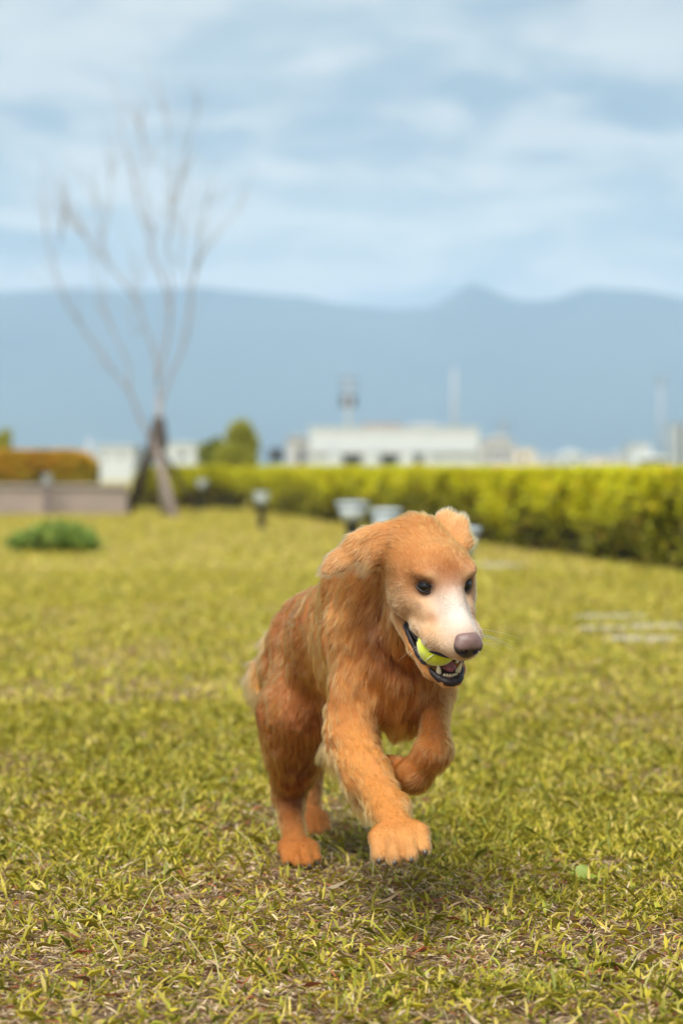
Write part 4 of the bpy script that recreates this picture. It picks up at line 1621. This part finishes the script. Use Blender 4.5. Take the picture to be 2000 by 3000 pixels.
# ---- lips, teeth, tongue -------------------------------------------------------
m_lip = material("lip", (0.012, 0.009, 0.010), 0.45, noise=(300.0, (0.030, 0.018, 0.020), 0.15), spec=0.35, bump=(500.0, 0.6, 0.001))
m_tooth = material("tooth", (0.78, 0.66, 0.40), 0.25, noise=(220.0, (0.80, 0.74, 0.58), 0.2))
m_tongue = material("tongue", (0.50, 0.17, 0.19), 0.35, noise=(260.0, (0.40, 0.11, 0.13), 0.2), bump=(900.0, 0.4, 0.0008))
rim = [(-0.038, -0.0425, -0.0785), (-0.015, -0.0425, -0.0905), (0.004, -0.0400, -0.1015), (0.022, -0.0360, -0.1115), (0.039, -0.0305, -0.1195),
       (0.054, -0.0250, -0.1240), (0.067, -0.0185, -0.1280), (0.0760, -0.0100, -0.1295), (0.0790, 0.0, -0.1300)]
rim = rim + [(x, -y, z) for x, y, z in rim[-2::-1]]


rp = smooth_path(rim, 72)
rr = 0.0046 + 0.0012 * vnoise(np.arange(72)[:, None] * 0.55, 4)
rr *= 0.9 + 0.35 * np.exp(-((np.arange(72) - 35.5) / 12.0) ** 2)
rr[:6] *= np.linspace(0.4, 1, 6)
rr[-6:] *= np.linspace(1, 0.4, 6)
Geo().tube([hp(*p) for p in rp], rr, 10).build("lower_lip", m_lip, dog, True)
up_l = [(-0.036, -0.0425, -0.0775), (-0.012, -0.0445, -0.0790), (0.010, -0.0445, -0.0800), (0.032, -0.0440, -0.0812), (0.054, -0.0410, -0.0815),
        (0.072, -0.0310, -0.0800), (0.088, -0.0190, -0.0780), (0.097, -0.0070, -0.0760)]
for s in (1, -1):
    P = smooth_path(up_l, 30)
    P[:, 1] *= s
    Geo().tube([hp(*p) for p in P], [0.0026 * min(1, (i + 2) / 8, (32 - i) / 8) for i in range(30)], 8).build("upper_lip", m_lip, dog, True)


def tooth(p, d, ln, r, bend=(0, 0, 0)):
    p, d, b = np.array(p), np.array(d, float), np.array(bend, float)
    d /= np.linalg.norm(d)
    pts = [hp(*(p + d * ln * t + b * t * t)) for t in np.linspace(-0.25, 1, 7)]
    Geo().tube(pts, [r * f for f in (1, 1.05, 1.0, 0.88, 0.7, 0.46, 0.14)], 9).build("tooth", m_tooth, dog, True)


for s in (-1, 1):
    tooth((0.0600, s * 0.0165, -0.1225), (0.12, s * 0.22, 1), 0.0165, 0.0042, (-0.002, s * 0.001, 0))
for i in range(6):
    y = (i - 2.5) * 0.0042
    tooth((0.0705 - abs(y) * 0.25, y, -0.1245), (0.25, 0, 1), 0.0058, 0.0021)
for s in (-1, 1):
    for x, z in ((0.042, -0.1190), (0.030, -0.1140), (0.017, -0.1080)):
        tooth((x, s * (0.0310 - x * 0.22), z), (0, 0, 1), 0.0075, 0.0036)
tg = smooth_path([(-0.015, 0, -0.098), (0.010, 0.002, -0.112), (0.030, 0.004, -0.119), (0.045, 0.006, -0.1205), (0.058, 0.007, -0.1215)], 14)
tv, tf = [], []
for i, p in enumerate(tg):
    wdt = 0.0165 * math.sqrt(max(0.02, 1 - (i / 13.0) ** 4))
    for j in range(13):
        a = 2 * math.pi * j / 13
        zz = 0.0045 * math.sin(a) - 0.003 * math.exp(-(math.cos(a) / 0.25) ** 2) * (math.sin(a) > 0)
        tv.append(hp(p[0], p[1] + wdt * math.cos(a), p[2] + zz))
for i in range(13):
    for j in range(13):
        k = (j + 1) % 13
        tf.append((i * 13 + j, i * 13 + k, (i + 1) * 13 + k, (i + 1) * 13 + j))
tf.append(tuple(13 * 13 + j for j in range(13)))
mesh_obj("tongue", tv, tf, m_tongue, dog, True)

# ---- claws -----------------------------------------------------------------------
m_claw = material("claw", (0.045, 0.030, 0.024), 0.35)
for c, d, r in CLAWS:
    d = d / np.linalg.norm(d)
    pts = [c - d * r * 1.2, c + d * r * 0.6, c + d * r * 1.1 + np.array((0, 0, -r * 0.1)), c + d * r * 1.5 + np.array((0, 0, -r * 0.3))]
    Geo().tube(pts, [r, r * 0.9, r * 0.6, r * 0.15], 8).build("claw", m_claw, dog, True)


# ---- coat -------------------------------------------------------------------------
def hair_material(name, attr="hair_tint"):
    m = bpy.data.materials.new(name)
    m.use_nodes = True
    nt = m.node_tree
    nt.nodes.clear()
    out = nt.nodes.new("ShaderNodeOutputMaterial")
    h = nt.nodes.new("ShaderNodeBsdfHairPrincipled")
    h.parametrization = 'COLOR'
    h.inputs['Roughness'].default_value = 0.32
    h.inputs['Radial Roughness'].default_value = 0.45
    h.inputs['Coat'].default_value = 0.0
    h.inputs['Random Roughness'].default_value = 0.2
    a = nt.nodes.new("ShaderNodeAttribute")
    a.attribute_name = attr
    nt.links.new(a.outputs['Color'], h.inputs['Color'])
    nt.links.new(h.outputs[0], out.inputs[0])
    return m


def curves_object(name, P, radius, cols, mat, parent):
    """P (N, S, 3) hair points"""
    N, S, _ = P.shape
    cd = bpy.data.hair_curves.new(name)
    cd.add_curves([S] * N)
    cd.attributes['position'].data.foreach_set('vector', np.asarray(P, np.float32).ravel())
    ra = cd.attributes.get('radius') or cd.attributes.new('radius', 'FLOAT', 'POINT')
    ra.data.foreach_set('value', np.asarray(radius, np.float32).ravel())
    ca = cd.attributes.new('hair_tint', 'FLOAT_COLOR', 'CURVE')
    c4 = np.ones((N, 4), np.float32)
    c4[:, :3] = cols
    ca.data.foreach_set('color', c4.ravel())
    cd.materials.append(mat)
    o = bpy.data.objects.new(name, cd)
    link(o, parent)
    o.location = -Vector(parent.location)
    return o


def grow(nh, S, seed):
    rng = np.random.default_rng(seed)
    T = np.concatenate([Q[:, [0, 1, 2]], Q[:, [0, 2, 3]]])
    area = 0.5 * np.linalg.norm(np.cross(V[T[:, 1]] - V[T[:, 0]], V[T[:, 2]] - V[T[:, 0]]), axis=1)
    ld = np.clip(0.016 / np.maximum(ALEN, 0.004), 0.6, 2.2)           # short coat is denser
    hd = np.clip(1.6 - np.linalg.norm(V - hp(0, 0, -0.03), axis=1) / 0.25, 1.0, 1.6)
    dens = (ADEN * ld * hd)[T].min(1)
    pr = area * dens
    pr /= pr.sum()
    ti = rng.choice(len(T), nh, p=pr)
    b = rng.random((nh, 2))
    s = b.sum(1) > 1
    b[s] = 1 - b[s]
    bw = np.stack([1 - b.sum(1), b[:, 0], b[:, 1]], 1)

    def interp(A):
        A3 = A[T[ti]]
        return (A3 * (bw[..., None] if A.ndim == 2 else bw)).sum(1)

    P0 = interp(V)
    N0 = interp(VN)
    N0 /= np.linalg.norm(N0, axis=1, keepdims=True)
    C0 = interp(ACMB)
    L0 = interp(ALEN)
    LF0 = interp(ALIFT)
    K0 = interp(ACOL)
    C0 = C0 - N0 * (C0 * N0).sum(1, keepdims=True)
    C0 /= np.maximum(np.linalg.norm(C0, axis=1, keepdims=True), 1e-6)
    B0 = np.cross(N0, C0)
    # locks: neighbouring hairs swing together and share tone
    cell = 1.0 / np.clip(L0 * 0.55, 0.004, 0.018)
    swing = (fbm(P0 * 32.0, 21, 2) - 0.5) * 2.1 * np.clip(L0 / 0.022, 0.3, 1) + (fbm(P0 * 150.0, 27, 2) - 0.5) * 1.6
    lock = fbm(P0 * np.array((230.0, 230.0, 130.0)), 31, 2)
    lift = LF0 * (0.65 + 0.9 * (lock - 0.3)) + rng.normal(0, 0.10, nh)
    lift = np.clip(lift, 0.04, 1.1)
    side = swing * 0.55 + rng.normal(0, 0.13, nh)
    Ln = L0 * (0.70 + 0.5 * lock) * rng.uniform(0.8, 1.12, nh)
    D = C0 * np.cos(side)[:, None] + B0 * np.sin(side)[:, None]
    pts = [P0 - N0 * 0.0008]
    seg = Ln / (S - 1)
    cur = P0 - N0 * 0.0008
    for j in range(1, S):
        f = (j - 1) / max(S - 2, 1)
        la = lift * (1.25 - 0.95 * f)
        wob = rng.normal(0, 0.05, (nh, 3))
        dj = D * np.cos(la)[:, None] + N0 * np.sin(la)[:, None] + wob
        dj[:, 2] -= 0.18 * f * np.clip(L0 / 0.03, 0, 1)
        dj /= np.linalg.norm(dj, axis=1, keepdims=True)
        cur = cur + dj * seg[:, None]
        pts.append(cur)
    Pn = np.stack(pts, 1)
    # clump the tips of the longer coat
    order = np.floor(P0 * cell[:, None]).astype(np.int64)
    key = (order[:, 0] * 73856093) ^ (order[:, 1] * 19349663) ^ (order[:, 2] * 83492791)
    _, inv = np.unique(key, return_inverse=True)
    cntk = np.bincount(inv)
    tip = Pn[:, -1]
    mt = np.stack([np.bincount(inv, tip[:, i]) / cntk for i in range(3)], 1)[inv]
    cf = np.clip((L0 - 0.005) / 0.014, 0, 1) * 0.62
    for j in range(1, S):
        f = (j / (S - 1)) ** 1.5
        Pn[:, j] += (mt - tip) * (f * cf)[:, None]
    tone = 1.0 + (lock - 0.5) * 0.9 + (fbm(P0 * 38.0, 77, 2) - 0.5) * 0.6 + rng.normal(0, 0.10, nh)
    K = K0 * np.clip(tone, 0.5, 1.5)[:, None]
    K = np.clip(K, 0.01, 0.93)
    rad = np.clip(0.00011 + 0.004 * L0, 0.00010, 0.00022)[:, None] * np.linspace(1.0, 0.25, S)[None, :]
    return Pn, rad, K


m_hair = hair_material("coat_hair")
if DOG_HAIR:
    Pn, rad, K = grow(DOG_HAIR, 6, 5)
    curves_object("coat", Pn, rad, K, m_hair, dog)
    # whiskers
    wh, wr, wc = [], [], []
    rw = np.random.default_rng(3)
    for s in (-1, 1):
        for i in range(9):
            p = hp(0.055 + 0.03 * rw.random(), s * 0.033, -0.050 - 0.012 * rw.random())
            d = HEAD_R @ np.array((0.25 + 0.5 * rw.random(), s * 1.0, -0.35 + 0.5 * rw.random()))
            hit = BVH.find_nearest(Vector(p))[0]
            p = np.array(hit)
            ln = 0.035 + 0.03 * rw.random()
            wh.append([p + d / np.linalg.norm(d) * ln * t + np.array((0, 0.012, -0.010)) * t * t for t in np.linspace(0, 1, 6)])
            wr.append(np.linspace(0.00022, 0.00006, 6))
            wc.append((0.9, 0.86, 0.75))
    curves_object("whiskers", np.array(wh), np.array(wr), np.array(wc), m_hair, dog)

# ================================================================== tennis ball
BALL_C = hp(0.0400, -0.0160, -0.0845)
BALL_R = 0.0325


def ball_material():
    m = bpy.data.materials.new("tennis_felt")
    m.use_nodes = True
    nt = m.node_tree
    nd, lk = nt.nodes, nt.links
    b = nd["Principled BSDF"]
    b.inputs['Roughness'].default_value = 0.9
    b.inputs['Sheen Weight'].default_value = 0.5
    tc = nd.new("ShaderNodeTexCoord")
    n = nd.new("ShaderNodeTexNoise")
    n.inputs['Scale'].default_value = 160
    n.inputs['Detail'].default_value = 6
    lk.new(tc.outputs['Object'], n.inputs['Vector'])
    mx = nd.new("ShaderNodeMix")
    mx.data_type = 'RGBA'
    mx.inputs[6].default_value = (0.76, 0.86, 0.012, 1)
    mx.inputs[7].default_value = (0.62, 0.74, 0.012, 1)
    lk.new(n.outputs[0], mx.inputs[0])
    lk.new(mx.outputs[2], b.inputs['Base Color'])
    bp = nd.new("ShaderNodeBump")
    bp.inputs['Strength'].default_value = 0.5
    bp.inputs['Distance'].default_value = 0.001
    lk.new(n.outputs[0], bp.inputs['Height'])
    lk.new(bp.outputs[0], b.inputs['Normal'])
    return m


bm = bmesh.new()
bmesh.ops.create_uvsphere(bm, u_segments=40, v_segments=24, radius=BALL_R)
me = bpy.data.meshes.new("tennis_ball")
bm.to_mesh(me)
bm.free()
me.shade_smooth()
me.materials.append(ball_material())
ball = link(bpy.data.objects.new("tennis_ball", me))
ball.location = BALL_C
tag(ball, "yellow-green felt tennis ball held in the dog's mouth", "ball")
seam = []
for i in range(97):
    t = 2 * math.pi * i / 96
    a, bb = 0.75, 0.25
    v = Vector((a * math.cos(t) + bb * math.cos(3 * t), a * math.sin(t) - bb * math.sin(3 * t), 2 * math.sqrt(a * bb) * math.sin(2 * t)))
    seam.append(v.normalized() * (BALL_R + 0.0001))
m_seam = material("ball_seam", (0.66, 0.72, 0.38), 0.8)
sm = Geo().tube(seam, [0.0011] * 97, 6).build("seam", m_seam, None, True)
sm.parent = ball
ball.rotation_euler = BALL_ROT
